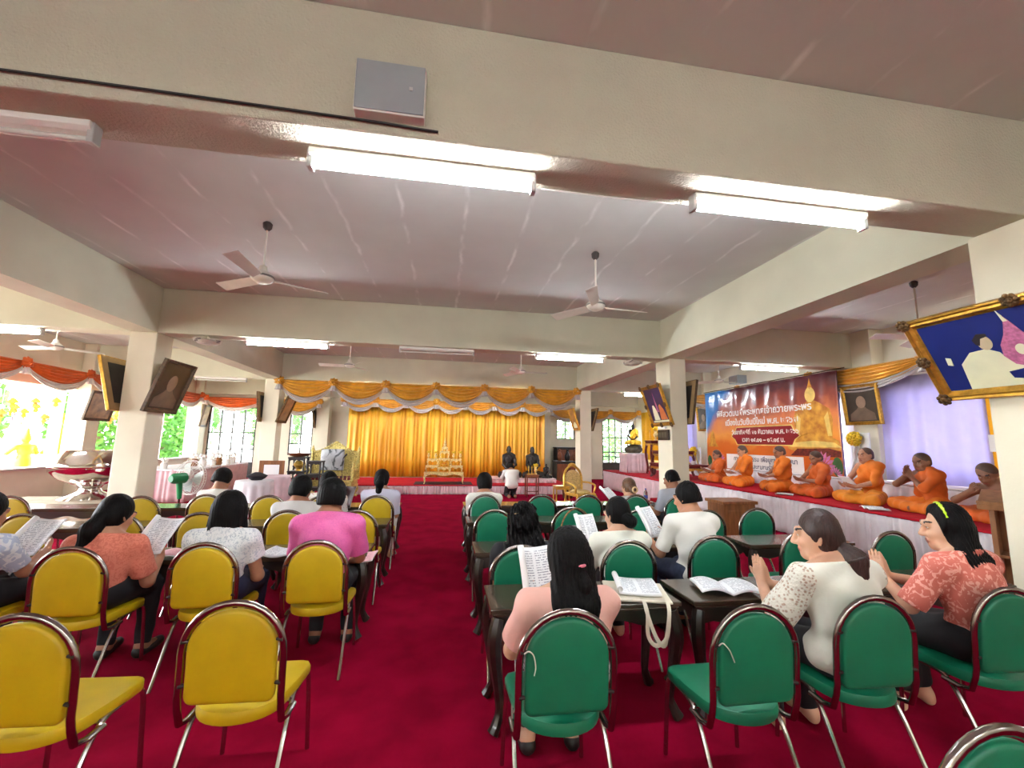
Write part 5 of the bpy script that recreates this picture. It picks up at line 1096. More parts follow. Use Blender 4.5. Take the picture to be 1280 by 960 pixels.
# throne
def throne():
    r = empty('pulpit_throne', (-3.0, 12.35, 0), 0, 'carved pale gold throne seat with a pointed back left of the stage', 'throne'); W = .62
    MB().box(-W, W, -.4, .4, .34, .46).box(-W-.04, W+.04, -.44, .44, .46, .50).box(-W-.02, W+.02, -.42, .42, .28, .34).build('base', M_goldpale, r, smooth=False, bev=.012)
    for sx in (-1, 1):
        for sy in (-1, 1): MB().tube(smooth_path([(sx*(W-.06), sy*.34, .3), (sx*(W-.01), sy*.38, .2), (sx*(W-.08), sy*.34, .08), (sx*(W-.02), sy*.38, 0)], 4), .05, 8).build('leg', M_goldpale, r)
    MB().box(-W+.06, W-.06, -.36, .3, .50, .56).build('red_cushion', mat('maroon cushion', (110, 36, 34), rough=.8), r, smooth=False, bev=.02)
    bk = [(-W, .5), (W, .5), (W, 1.2), (W-.1, 1.24), (.34, 1.27), (.2, 1.36), (.1, 1.42), (0, 1.52), (-.1, 1.42), (-.2, 1.36), (-.34, 1.27), (-W+.1, 1.24), (-W, 1.2)]
    b = MB().prism(bk, .34, .39).build('backrest', M_goldpale, r, smooth=False, bev=.008)
    c = MB()
    for k in range(24):
        t = k/23; x = -W+2*W*t; z = 1.22+.28*max(0, 1-abs(x)/.5)**1.3; c.ball((x, .33, z), (.035, .03, .04), 7)
    for k in range(40): c.ball((rng.uniform(-W+.08, W-.08), .335, rng.uniform(.65, 1.18)), (.04, .016, .04), 6)
    c.build('carved_trim', M_goldpale, b)
    for sx in (-1, 1):
        MB().lathe([(.045, .5), (.05, .54), (.035, .6), (.04, .8), (.05, .84), (.03, .9), (.045, .95), (.0, 1.08)], 12, c=(sx*(W+.0), -.34, -.05)).build('front_post', M_goldpale, r)
        MB().lathe([(.05, .5), (.04, .7), (.04, 1.2), (.055, 1.25), (.03, 1.32), (.0, 1.42)], 12, c=(sx*W, .34, 0)).build('back_post', M_goldpale, r)
        a = MB().box(sx*W-.02, sx*W+.02, -.34, .34, .72, .77)
        for k in range(6): a.lathe([(.016, .5), (.022, .56), (.012, .62), (.02, .68), (.016, .73)], 8, c=(sx*W, -.27+.11*k, 0))
        a.build('arm_rail', M_goldpale, r)
    f = MB().box(-W, W, -.37, -.33, .66, .69)
    for k in range(12): f.lathe([(.012, .5), (.018, .55), (.01, .6), (.014, .67)], 7, c=(-W+.1+.1*k, -.35, 0))
    f.build('front_rail', M_goldpale, r); return r
throne()
M_bag = pattern('silvery wrapped cushion', (196, 200, 204), (96, 100, 104), 3.2, (.48, .56), .25)
b = puffy([(-.3, 0), (.3, 0), (.31, .28), (.3, .58), (-.3, .58), (-.31, .28)], .1, dome=.05); o = b.build('wrapped_cushion', M_bag); o.location = (-3.04, 12.5, .72); tag(o, 'grey and silver wrapped square cushion leaning on the golden throne', 'cushion')
r = empty('microphone', (-2.68, 12.12, .56), 0, 'thin black microphone stand on the golden throne', 'microphone'); MB().lathe([(.07, 0), (.07, .015), (.008, .02), (.008, .5)], 12).build('stand', M_wire, r); MB().tube([(0, 0, .5), (.08, .05, .62)], [.012, .024], 8).build('head', M_wire, r)
# giant silver alms bowl on a low table
r = empty('alms_bowl', (-6.18, 8.75, .452), 0, 'giant polished silver alms bowl on a low table behind the left pillar', 'bowl')
MB().lathe([(.40, 0), (.40, .02), (.30, .06), (.17, .13), (.14, .19), (.18, .24), (.26, .28)], 20, sq=1).build('foot', M_steel, r, angle=25)
MB().lathe([(.10, .26), (.26, .28), (.44, .37), (.56, .49), (.58, .58), (.55, .66), (.42, .83), (.40, .855), (.36, .86)], 32).build('bowl', M_steel, r, angle=60)
MB().lathe([(.58, .56), (.592, .58), (.58, .60)], 32, caps=False).build('rim_band', M_steel, r)
r = empty('low_table', (-6.5, 8.55, 0), 0, 'low beige cloth covered table under the giant silver bowl', 'table'); M_beige = mat('beige cloth', (176, 160, 136), rough=.85, var=.1, bump=.1)
MB().box(-.95, .85, -.5, .6, .40, .45).build('top', M_beige, r, smooth=False, bev=.012); o = pleats(1.8, .01, .41, .02, .22).build('cloth_front', M_beige, r, angle=180); o.location = (-.95, -.5, 0)
o = pleats(1.1, .01, .41, .02, .22).build('cloth_side', M_beige, r, angle=180); o.location = (.85, -.5, 0); o.rotation_euler = (0, 0, PI/2)
for sx in (-.8, .7):
    for sy in (-.35, .45): MB().box(sx-.03, sx+.03, sy-.03, sy+.03, 0, .40).build('leg', M_dark, r, smooth=False)
# pedestal fan
def pedestal_fan():
    r = empty('pedestal_fan', (-3.84, 7.1, 0), rad(-24), 'white pedestal fan with a green motor beside the left pillar', 'fan'); Gm = mat('green plastic', (20, 128, 70), rough=.4, var=.05)
    MB().lathe([(.22, 0), (.22, .02), (.1, .05), (.03, .08)], 24).build('base', M_fix, r); MB().tube([(0, 0, .05), (0, 0, .95)], .015, 10).build('pole', M_steel, r); MB().lathe([(.03, .46), (.03, .52)], 10).build('collar', M_fix, r)
    Mx = Matrix.Translation((0, 0, 1.2)); MB().tube([(0, 0, .9), (0, -.01, 1.02), (0, -.03, 1.16)], [.035, .045, .05], 10, flat=.7).build('neck', Gm, r)
    MB().tube([(0, -.16, 1.2), (0, -.12, 1.2), (0, .04, 1.2), (0, .07, 1.2)], [.05, .075, .08, .05], 14).build('motor', Gm, r)
    g = MB(); R = .255
    for q, y in ((R, .14), (R*.99, .10), (R*.99, .18), (R*.55, .205), (R*.55, .075), (.07, .21), (.08, .07)): g.tube([(q*math.cos(a), y, 1.2+q*math.sin(a)) for a in np.linspace(0, 2*PI, 32, endpoint=False)], .004 if q != R else .008, 5, closed=True)
    for k in range(36):
        a = 2*PI*k/36
        g.tube([(q*math.cos(a), y, 1.2+q*math.sin(a)) for q, y in ((.07, .07), (R*.55, .075), (R*.98, .10), (R, .14), (R*.98, .18), (R*.55, .205), (.07, .21))], .0022, 4)
    g.build('cage', M_fix, r)
    for k in range(3):
        a0 = 2*PI*k/3; MB().grid(lambda u, v: ((.05+.17*u)*math.cos(a0+(v-.5)*(1.3-.3*u)), .14+(v-.5)*.05, 1.2+(.05+.17*u)*math.sin(a0+(v-.5)*(1.3-.3*u))), 6, 8, .003).build('blade', mat('pale fan blade', (206, 214, 210), rough=.3), r)
    for o in r.children:
        if o.name.split('.')[0] in ('neck', 'motor', 'cage', 'blade'): o.location.z = -.23
        if o.name.split('.')[0] == 'pole': o.scale.z = .76
    return r
pedestal_fan()
# pink skirted table with tea things
def skirted_table(name, x0, x1, y0, y1, z, m, label, mt=None, sides='SE'):
    r = empty(name, ((x0+x1)/2, (y0+y1)/2, 0), 0, label, 'table'); hx, hy = (x1-x0)/2, (y1-y0)/2
    MB().box(-hx, hx, -hy, hy, z-.03, z).build('top', mt or M_skirt, r, smooth=False, bev=.006)
    for sx in (-1, 1):
        for sy in (-1, 1): MB().box(sx*(hx-.06)-.02, sx*(hx-.06)+.02, sy*(hy-.06)-.02, sy*(hy-.06)+.02, 0, z-.03).build('leg', M_dark, r, smooth=False)
    if 'S' in sides: o = pleats(x1-x0, .01, z-.005, .02, .14).build('skirt', m, r, angle=180); o.location = (-hx, -hy, 0)
    if 'E' in sides: o = pleats(y1-y0, .01, z-.005, .02, .14).build('skirt', m, r, angle=180); o.location = (hx, -hy, 0); o.rotation_euler = (0, 0, PI/2)
    if 'W' in sides: o = pleats(y1-y0, .01, z-.005, .02, .14).build('skirt', m, r, angle=180); o.location = (-hx, hy, 0); o.rotation_euler = (0, 0, -PI/2)
    return r
skirted_table('skirted_table', -7.5, -6.1, 11.5, 14.7, .78, M_pink, 'long pink skirted table behind the pedestal fan')
M_porc = mat('white porcelain', (230, 224, 216), rough=.25, var=.04)
k = 0
for x, y, s in ((-7.3, 11.7, 1.1), (-7.0, 11.75, .8), (-6.75, 11.7, .9), (-6.3, 11.9, .7), (-6.35, 12.6, 1.1), (-6.3, 13.0, .9), (-6.35, 13.4, 1.2), (-6.3, 13.8, .9), (-6.35, 14.2, 1.2), (-6.7, 12.9, 1.1), (-6.7, 13.7, 1.2)):
    r = empty('flower_pot', (x, y, .78), 0, 'white pot of pale flowers on the long pink skirted table', 'pot', 'pots on the pink table'); MB().lathe([(.05*s, 0), (.07*s, .02*s), (.085*s, .12*s), (.06*s, .16*s), (.07*s, .18*s)], 14).build('pot', M_porc if k % 3 else M_wood2, r); f = MB()
    for q in range(8): f.ball((.06*s*math.cos(q*2.4), .06*s*math.sin(q*2.4), (.2+.012*q)*s), .035*s, 6)
    f.build('flowers', M_porc, r); k += 1
def round_table(x, y, R, z, label, m):
    r = empty('round_table', (x, y, 0), 0, label, 'table'); MB().lathe([(R, z-.02), (R, z), (.01, z)], 28).build('top', m, r)
    def fn(u, v): a = 2*PI*u; rr = R+.005+(.04+.05*math.sin(a*13))*v; return (rr*math.cos(a), rr*math.sin(a), z-.002-(z-.01)*v)
    MB().grid(fn, 156, 6, .003).build('tablecloth', m, r, angle=180); MB().lathe([(.2, 0), (.03, .05), (.03, z-.03)], 12).build('pedestal', M_dark, r); return r
round_table(-3.88, 9.75, .34, .70, 'round table under a white pleated cloth left of the throne', M_skirt); round_table(-3.95, 10.9, .36, .70, 'round table under a pinkish cloth behind the white one', M_pskirt)
b = MB(); b.lathe([(.10, 0), (.16, .04), (.2, .09), (.12, .13), (.05, .16)], 16, c=(-3.86, 9.78, .70)); tag(b.build('black_hat', mat('black felt', (28, 26, 30), rough=.8)), 'black rounded hat lying on the white round table', 'hat')
b = MB(); b.lathe([(.10, 0), (.12, .1), (.06, .16)], 12, c=(-3.68, 10.02, .701)); 
r = empty('framed_board', (-4.2, 11.45, 0), rad(8), 'brown framed board with a white sheet on a stand left of the carved cabinets', 'board')
MB().box(-.28, .28, -.02, .02, .45, 1.02).build('board', M_wood2, r, smooth=False, bev=.006); MB().box(-.17, .17, -.026, -.021, .6, .92).build('sheet', M_paper, r, smooth=False)
for sx in (-1, 1): MB().tube([(sx*.2, 0, .45), (sx*.26, -.0, 0)], .016, 6).build('leg', M_wood2, r)
MB().tube([(0, .02, .8), (0, .32, 0)], .014, 6).build('leg', M_wood2, r)
# carved shelf stands
def carved_stand(x, y, w, h, label, rz=0.):
    r = empty('carved_stand', (x, y, 0), rz, label, 'stand')
    for i, z in enumerate((.06, h*.36, h*.68, h)): MB().box(-w/2, w/2, -w/2, w/2, z-.035, z).build('shelf', M_dark, r, smooth=False, bev=.006)
    for sx in (-1, 1):
        for sy in (-1, 1): MB().lathe([(.022, 0), (.028, h*.1), (.016, h*.2), (.024, h*.34), (.015, h*.5), (.024, h*.66), (.016, h*.8), (.026, h)], 9, c=(sx*(w/2-.03), sy*(w/2-.03), 0)).build('post', M_dark, r)
    for k in range(3):
        z1 = (h*.36, h*.68, h)[k]-.035; f = MB(); n = 10; f.prism([(-w/2+.04, z1), (w/2-.04, z1)]+[((w/2-.04)*(1-2*q/n), z1-.03-.035*abs(math.cos(q/n*3*PI))) for q in range(n+1)], -w/2+.02, -w/2+.035); f.build('carved_apron', M_dark, r, smooth=False)
    return r
carved_stand(-3.72, 11.9, .42, 1.1, 'dark carved wooden stand with a gold bowl and a red bag'); carved_stand(-3.22, 11.6, .36, 1.02, 'second dark carved stand next to the golden throne'); carved_stand(-4.15, 13.6, .42, 1.15, 'dark carved stand in the shade behind, near the small far window')
r = empty('gold_bowl', (-3.72, 11.9, .748), 0, 'gold bowl on the upper shelf of the dark carved stand', 'bowl'); MB().lathe([(.08, 0), (.05, .03), (.06, .06), (.13, .15), (.11, .2), (.05, .26)], 16).build('bowl', M_goldleaf, r)
r = empty('red_bag', (-3.72, 11.9, .398), 0, 'red cloth bag on the middle shelf of the dark carved stand', 'bag'); MB().lathe([(.1, 0), (.12, .06), (.09, .2), (.04, .26), (.06, .29)], 14).build('bag', M_red, r)
r = empty('brass_gong', (-3.95, 11.55, .98), 0, 'brown shallow gong tray on top of the carved stand', 'tray'); MB().lathe([(.1, .1), (.22, .13), (.3, .2), (.28, .2), (.1, .15)], 20, c=(.23, .35, .02)).build('tray', M_wood, r)
# dark furniture at the far right
def cabinet(x0, x1, y0, y1, z, label, nd_=2):
    r = empty('dark_cabinet', ((x0+x1)/2, (y0+y1)/2, 0), 0, label, 'cabinet'); hx, hy = (x1-x0)/2, (y1-y0)/2
    MB().box(-hx, hx, -hy, hy, .06, z).box(-hx-.03, hx+.03, -hy-.03, hy, z, z+.05).build('body', M_dark, r, smooth=False, bev=.008)
    for k in range(nd_):
        w = 2*hx/nd_; d = MB().box(-hx+k*w+.02, -hx+(k+1)*w-.02, -hy-.02, -hy-.001, .12, z-.05).build('door', M_wood, r, smooth=False, bev=.01); MB().ball((-hx+(k+.85 if k % 2 == 0 else k+.15)*w, -hy-.03, z*.55), .018, 8).build('knob', M_goldleaf, d)
    MB().box(-hx+.02, hx-.02, -hy+.02, hy-.02, 0, .06).build('plinth', M_dark, r, smooth=False); return r
cabinet(4.75, 5.75, 17.6, 18.2, 1.35, 'tall dark cabinet under the green lit far window'); cabinet(4.2, 5.2, 15.6, 16.2, .85, 'low dark cabinet between the curtain end and the far right pillar')
for x, l in ((4.4, 'left'), (4.7, 'middle'), (5.0, 'right')):
    r = empty('carved_jar', (x, 15.9, .9), 0, 'dark carved jar standing on the low dark cabinet, %s of three' % l, 'jar'); MB().lathe([(.07, 0), (.1, .08), (.11, .18), (.06, .3), (.03, .36), (.05, .4), (0, .46)], 14).build('jar', M_wood if x != 4.7 else M_bronze, r)
# ---------------------------------------------------------------- right altar

t = skirted_table('skirted_table', 6.12, 6.85, 13.6, 14.3, .66, M_pskirt, 'tall pink white skirted table under the yellow robed statue', sides='SW'); t.location.z = .62
M_rock = mat('dark rock pedestal', (96, 88, 70), rough=.8, var=.25, scale=8, bump=.5); M_yrobe = mat('yellow robe', (240, 196, 50), rough=.6, var=.08)
def rockbase():
    F = Field(); F.ell(A(0, 0, .12), A(.3, .27, .16), None, .06); F.ell(A(.1, .05, .22), A(.2, .2, .1), None, .06); F.ell(A(-.12, -.05, .1), A(.2, .18, .14), None, .06); F.cut((0, 0, -1), 0); F.cut((0, 0, 1), .3)
    o = F.mesh('rock_pedestal', M_rock, .02, folds=lambda X, Y, Z: .012*np.sin(X*22+Y*9)*np.sin(Z*26+Y*17)); o.location = (6.5, 13.95, 1.281); return tag(o, 'dark rock pedestal carrying the yellow robed statue', 'pedestal')
rockbase(); statue((6.5, 13.95, 1.57), rad(150), .78, 'seated statue wrapped in a yellow robe on a rock pedestal', M_bronze, M_yrobe)
def altar_table(x, y, z, w, d, h, label):
    r = empty('altar_table', (x, y, z), 0, label, 'table'); MB().box(-w/2, w/2, -d/2, d/2, h-.04, h).box(-w/2+.02, w/2-.02, -d/2+.02, d/2-.02, h-.1, h-.04).build('top', M_red2, r, smooth=False, bev=.01)
    for sx in (-1, 1):
        for sy in (-1, 1): MB().tube(smooth_path([(sx*(w/2-.06), sy*(d/2-.06), h-.08), (sx*(w/2-.02), sy*(d/2-.03), h*.6), (sx*(w/2-.07), sy*(d/2-.06), h*.2), (sx*(w/2-.03), sy*(d/2-.03), 0)], 4), .04, 8).build('leg', M_red2, r)
    f = MB(); n = 16; pts = [(-w/2+.03, h-.1), (w/2-.03, h-.1)]+[((w/2-.03)*(1-2*q/n), h-.14-.04*abs(math.cos(q/n*4*PI))) for q in range(n+1)]
    f.prism(pts, -d/2+.02, -d/2+.035); f.prism([(y_, z_) for y_, z_ in [(-d/2+.03, h-.1), (d/2-.03, h-.1)]+[((d/2-.03)*(1-2*q/n), h-.14-.04*abs(math.cos(q/n*4*PI))) for q in range(n+1)]], w/2-.035, w/2-.02, Matrix.Rotation(PI/2, 4, 'Z')); f.build('carved_apron', M_goldleaf, r, smooth=False); return r
M_red2 = mat('dark red lacquer', (112, 26, 24), rough=.35, var=.2, scale=10)
altar_table(6.85, 11.7, .62, 1.2, 1.3, .42, 'low dark red altar table behind the right pillar'); altar_table(7.2, 12.6, .62, 1.2, .5, .78, 'tall dark red altar table at the back of the red platform')
altar_table(7.35, 13.4, .62, 1.2, .45, 1.1, 'tallest dark red altar table behind the candlesticks')
for i, (x, y, z, h) in enumerate(((6.75, 12.6, 1.40, .55), (7.05, 12.5, 1.40, .62), (7.35, 12.6, 1.40, .6), (6.55, 11.9, 1.04, .5), (6.95, 12.0, 1.04, .62), (7.3, 11.9, 1.04, .55), (6.85, 13.4, 1.72, .4), (7.2, 13.4, 1.72, .45))):
    candlestick(x, y, z, h, 'tall gold candlestick on the dark red altar tables behind the right pillar', 'altar candlesticks on the right')
for i, (x, y, z, s) in enumerate(((6.9, 12.65, 1.40, 1.7), (7.2, 12.65, 1.40, 1.9), (7.5, 12.65, 1.40, 1.7), (6.75, 12.0, 1.04, 1.6), (7.15, 12.05, 1.04, 1.7), (7.05, 13.4, 1.72, 1.8))):
    flower_vase(x, y, z, s, 'gold vase of orange yellow flowers on the dark red altar tables', 'vases on the red altar')
for i, (x, y) in enumerate(((6.4, 11.3), (6.75, 11.25), (7.1, 11.35))):
    r = empty('offering_cup', (x, y, 1.04), 0, 'small white cup on the low red altar table', 'cup', 'cups on the red altar'); MB().lathe([(.04, 0), (.05, .02), (.06, .1), (.055, .1), (.03, .02)], 14).build('cup', M_porc, r)
statue((7.35, 13.4, 1.72), rad(150), .42, 'small dark statue on the tallest red altar table', M_bronze, M_goldleaf)
r = empty('folding_stand', (6.2, 11.2, .62), 0, 'small gold folding stand on the front of the red platform', 'stand')
for s in (-1, 1): MB().tube([(s*.1, 0, 0), (-s*.1, .02*s, .34)], .014, 7).build('leg', M_goldleaf, r)
MB().lathe([(.03, .26), (.10, .36), (.09, .36)], 14).build('bowl', M_goldleaf, r)
# ================================================================ lectern, box and small things near the seats
M_lect = mat('light teak lectern', (166, 116, 76), rough=.45, var=.15, scale=6, stretch=(3, 3, .5))
def lectern():
    r = empty('lectern', (5.72, 3.42, 0), rad(-62), 'brown wooden lectern with a sloping top beside the near right pillar', 'lectern')
    MB().box(-.28, .28, -.2, .2, 0, .06).build('foot', M_lect, r, smooth=False, bev=.01); MB().box(-.26, -.22, -.17, .17, .06, 1.05).box(.22, .26, -.17, .17, .06, 1.05).build('side_panel', M_lect, r, smooth=False, bev=.006)
    MB().box(-.22, .22, .13, .16, .06, 1.03).build('front_panel', M_lect, r, smooth=False); MB().box(-.22, .22, -.15, .13, .55, .575).build('shelf', M_lect, r, smooth=False)
    T = Matrix.Translation((0, 0, 1.1)) @ Matrix.Rotation(rad(14), 4, 'X'); MB().box(-.33, .33, -.26, .24, -.03, .03, M=T).box(-.33, .33, -.27, -.24, .03, .06, M=T).build('sloping_top', M_lect, r, smooth=False, bev=.008)
    return r
lectern()
T = mat('brown book cover', (120, 70, 50), rough=.6)
cab = empty('wooden_box', (4.75, 6.55, 0), rad(0), 'brown wooden pedestal box behind the grey shirted man', 'box'); MB().box(-.28, .28, -.22, .22, 0, .66).build('body', M_wood2, cab, smooth=False, bev=.01); MB().box(-.31, .31, -.25, .25, .66, .71).build('top', M_wood2, cab, smooth=False, bev=.01); MB().box(-.22, .22, -.228, -.221, .1, .56).build('panel', M_wood2, cab, smooth=False, bev=.004)
# printed sheets
def page_mat(name, ink=(120, 124, 140), paper=(240, 242, 244), nl=22, margin=.1):
    m = bpy.data.materials.new(name); m.use_nodes = True; nt = m.node_tree; b = nt.nodes['Principled BSDF']; L = nt.links.new
    tc = nd(nt, 'ShaderNodeTexCoord'); sp = nd(nt, 'ShaderNodeSeparateXYZ'); L(tc.outputs['Generated'], sp.inputs[0])
    def mth(op, a, c=None):
        n = nd(nt, 'ShaderNodeMath', operation=op)
        for i, x in enumerate((a, c)):
            if x is None: continue
            if isinstance(x, (int, float)): n.inputs[i].default_value = x
            else: L(x, n.inputs[i])
        return n.outputs[0]
    ln = mth('LESS_THAN', mth('FRACT', mth('MULTIPLY', sp.outputs[1], nl)), .42)
    mp = nd(nt, 'ShaderNodeMapping'); mp.inputs['Scale'].default_value = (26, nl, 1); L(tc.outputs['Generated'], mp.inputs[0]); nz = nd(nt, 'ShaderNodeTexNoise', Scale=1., Detail=1.); L(mp.outputs[0], nz.inputs['Vector'])
    wd = mth('GREATER_THAN', nz.outputs[0], .45); inx = mth('LESS_THAN', mth('ABSOLUTE', mth('SUBTRACT', mth('FRACT', mth('MULTIPLY', sp.outputs[0], 2.)), .5)), .5-margin)
    iny = mth('LESS_THAN', mth('ABSOLUTE', mth('SUBTRACT', sp.outputs[1], .5)), .43)
    f = mth('MULTIPLY', mth('MULTIPLY', ln, wd), mth('MULTIPLY', inx, iny)); mx = nd(nt, 'ShaderNodeMixRGB'); L(mth('MULTIPLY', f, .75), mx.inputs[0]); mx.inputs[1].default_value = (*lin(paper), 1); mx.inputs[2].default_value = (*lin(ink), 1)
    L(mx.outputs[0], b.inputs['Base Color']); b.inputs['Roughness'].default_value = .7; return m
M_page = page_mat('printed page'); M_ppage = page_mat('pink printed page', (190, 120, 130), (240, 190, 196)); M_inside = M_paper
def booklet(loc, rz, pitch, label, w=.21, h=.29, m=None, roll=0., curl=.02, open_=True, cat='booklet', name='booklet', group=None, thick=.008, rolled=False):
    """open pages seen by the reader: local x across, y up the page, z out of the page"""
    r = empty(name, loc, 0, label, cat, group); r.rotation_euler = (Matrix.Rotation(rz, 4, 'Z') @ Matrix.Rotation(pitch, 4, 'X') @ Matrix.Rotation(roll, 4, 'Y')).to_euler()
    W = w*2 if open_ else w
    def fn(u, v):
        x = (u-.5)*W; e = abs(x)/(W/2); z = (curl*math.sin(PI*min(1, e*1.0))*1.2+.012*e*e if open_ else curl*(e*e)); return (x, (v-.5)*h, z+.008*math.sin(v*3))
    MB().grid(fn, 28, 6, .0015).build('printed_page', m or M_page, r, angle=180)
    if not open_ and rolled: MB().grid(lambda u, v: (-W/2+.004+.017*math.sin(u*5.2), (v-.5)*h*.99, fn(0, v)[2]+.017-.017*math.cos(u*5.2)), 14, 4, .002).build('rolled_edge', M_paper, r, angle=180)
    c = MB(); c.grid(lambda u, v: tuple(Vector(fn(u, v))-Vector((0, 0, thick))), 28, 6, .003); c.build('cover', M_paper, r, angle=180)
    return r
def held(P, rz_person, lx, ly, lz, pitch, label, yaw=0, **k):
    k.setdefault('open_', False); k['w'] = k.get('w', .2)*1.12; k.setdefault('rolled', True)
    a = rz_person; x = P[0]+lx*math.cos(a)-ly*math.sin(a); y = P[1]+lx*math.sin(a)+ly*math.cos(a); return booklet((x, y, lz), a+rad(yaw), rad(pitch), label, **k)
held(at(-2.25, 3.17), 0, .12, .37, .83, 50, 'printed booklet held by the woman in the coral blouse', -14, w=.19)
held(at(-2.98, 3.15), 0, .02, .40, .83, 48, 'printed booklet held by the person in light blue at the left edge', -10, w=.2)
held(at(.61, 1.87), 0, -.07, .36, .86, 62, 'booklet with rolled cover held by the woman in pale pink', 8, w=.16, curl=.035)
held(at(1.39, 3.06), 0, -.14, .36, .84, 62, 'booklet held up by the woman in the cream top with the low bun', 14, w=.17)
held(at(2.1, 3.2), rad(4), -.16, .40, .88, 55, 'white booklet held by the man in the white T-shirt', 20, w=.18)
held(at(2.68, 5.69), 0, -.16, .38, .82, 35, 'booklet held by the woman with the flower hair ornament', 25, w=.18)
held(at(-1.45, 5.62), 0, .18, .40, .80, 70, 'dark folder held by the person before the golden throne', -30, w=.16, m=mat('dark folder cover', (60, 30, 30), rough=.5))
held(at(-.83, 3.24), 0, .2, .3, .64, 15, 'pink sheet on the knee of the man in bright pink', -10, w=.2, h=.15, m=M_ppage, open_=False)
def flat(x, y, rz, label, z=.668, **k): return booklet((x, y, z), rad(rz), 0, label, **k)
# tote bag with booklet on it, straps hanging off the desk
bag = empty('tote_bag', (1.23, 2.66, .661), rad(-16), 'flat cream canvas tote bag on the near desk with straps hanging down', 'bag'); M_canvas = mat('cream canvas', (222, 214, 194), rough=.9, var=.06, bump=.2, bscale=120)
b = puffy([(-.19, -.17), (.19, -.17), (.19, .17), (-.19, .17)], .014, dome=.004); b.v = [(x, z, y+.012) for x, y, z in b.v]; b.build('bag_body', M_canvas, bag)
for s in (-1, 1):
    P = smooth_path([(.01, -.14, .028), (.02, -.2, .022), (.03, -.245, -.03), (.05+.02*s, -.25, -.14), (.09+.02*s, -.252, -.19), (.13, -.25, -.15), (.15, -.245, -.03), (.155, -.2, .02), (.155, -.14, .028)], 5)
    st = MB()
    for p, q in zip(P[:-1], P[1:]): pass
    st.tube(P, .011, 6, flat=.22); st.build('strap', M_canvas, bag)
flat(1.25, 2.68, -16, 'thick printed booklet lying on the cream tote bag', .70, w=.25, h=.31, curl=.006, open_=False, rolled=True)
flat(1.86, 2.66, -14, 'open white booklet on the near desk before the lace blouse woman', .674, w=.19, h=.25, curl=.022)
flat(-2.0, 3.86, 20, 'pink booklet on the desk right of the woman in coral', m=M_ppage, w=.16, h=.22); flat(-1.28, 3.85, -5, 'white paper on the desk between the bobbed hair woman and the man in pink', w=.2, h=.26, open_=False)
flat(-2.0, 6.45, 10, 'white paper on the farthest yellow side desk', w=.2, h=.28, open_=False); flat(2.1, 6.45, -12, 'white paper on the farthest green side desk, left sheet', w=.2, h=.28, open_=False); flat(2.95, 6.45, 14, 'open booklet on the farthest desk near the bottle', w=.18, h=.26)
flat(3.4, 6.4, -5, 'white sheet beside the open booklet on the farthest desk', w=.2, h=.28, open_=False)
b = booklet((3.05, 6.6, .70), rad(5), 0, 'black closed folder lying by the bottle on the farthest desk', w=.2, h=.14, open_=False, m=mat('black folder', (24, 24, 28), rough=.5), cat='folder', name='folder')
M_pet = mat('clear bottle plastic', (226, 236, 240), rough=.08, trans=.9, var=.0); M_lab = mat('blue bottle label', (70, 80, 170), rough=.4, var=.1)
r = empty('water_bottle', (3.28, 6.62, .661), 0, 'clear water bottle with a blue label on the farthest desk by the right pillar', 'bottle')
MB().lathe([(.03, 0), (.033, .02), (.033, .13), (.03, .16), (.012, .19), (.012, .205)], 14).build('bottle', M_pet, r); MB().lathe([(.0338, .06), (.0338, .11)], 14, caps=False).build('label', M_lab, r); MB().lathe([(.014, .2), (.014, .22)], 10).build('cap', M_lab, r)
tag(MB().box(3.36, 3.52, 6.52, 6.64, .661, .73).build('red_box', M_red, smooth=False, bev=.01), 'small red box beside the water bottle on the farthest desk', 'box')
# wicker basket
M_wick = mat('brown wicker', (150, 104, 58), rough=.7, var=.3, scale=40, bump=.8, bscale=90)
r = empty('wicker_basket', (1.24, 3.9, .661), rad(10), 'brown wicker basket with a tall handle on the second desk', 'basket'); w = MB()
w.grid(lambda u, v: ((.13+.03*v+.004*math.sin(u*2*PI*26+v*30))*math.cos(2*PI*u), (.1+.02*v+.004*math.sin(u*2*PI*26+v*30))*math.sin(2*PI*u), .0+.12*v), 104, 12, .004); w.lathe([(.125, .002), (.01, .002)], 20); w.build('basket_body', M_wick, r, angle=180)
MB().tube([(.16*math.cos(a), 0, .11+.22*math.sin(a)) for a in np.linspace(0, PI, 20)], .008, 7).build('handle', M_wick, r)
MB().tube([(.16*math.cos(a), .12*math.sin(a), .12) for a in np.linspace(0, 2*PI, 30, endpoint=False)], .008, 6, closed=True).build('rim', M_wick, r)
r = empty('tissue_pack', (1.25, 3.9, .67), rad(15), 'white pack with dark rim inside the wicker basket', 'pack'); MB().box(-.07, .07, -.045, .045, 0, .15).build('pack', M_porc, r, smooth=False, bev=.01); MB().box(-.074, .074, -.049, .049, .15, .165).build('lid', M_bronze, r, smooth=False, bev=.004)
# red folders under the yellow side desks
for x, y, l in ((-3.3, 4.98, 'left red cloth folder hanging below the third row desk edge'), (-2.85, 4.98, 'right red cloth folder hanging below the third row desk edge')):
    tag(MB().box(x-.1, x+.1, y-.012, y+.0, .36, .66).build('red_folder', M_red, smooth=False, bev=.004), l, 'folder')
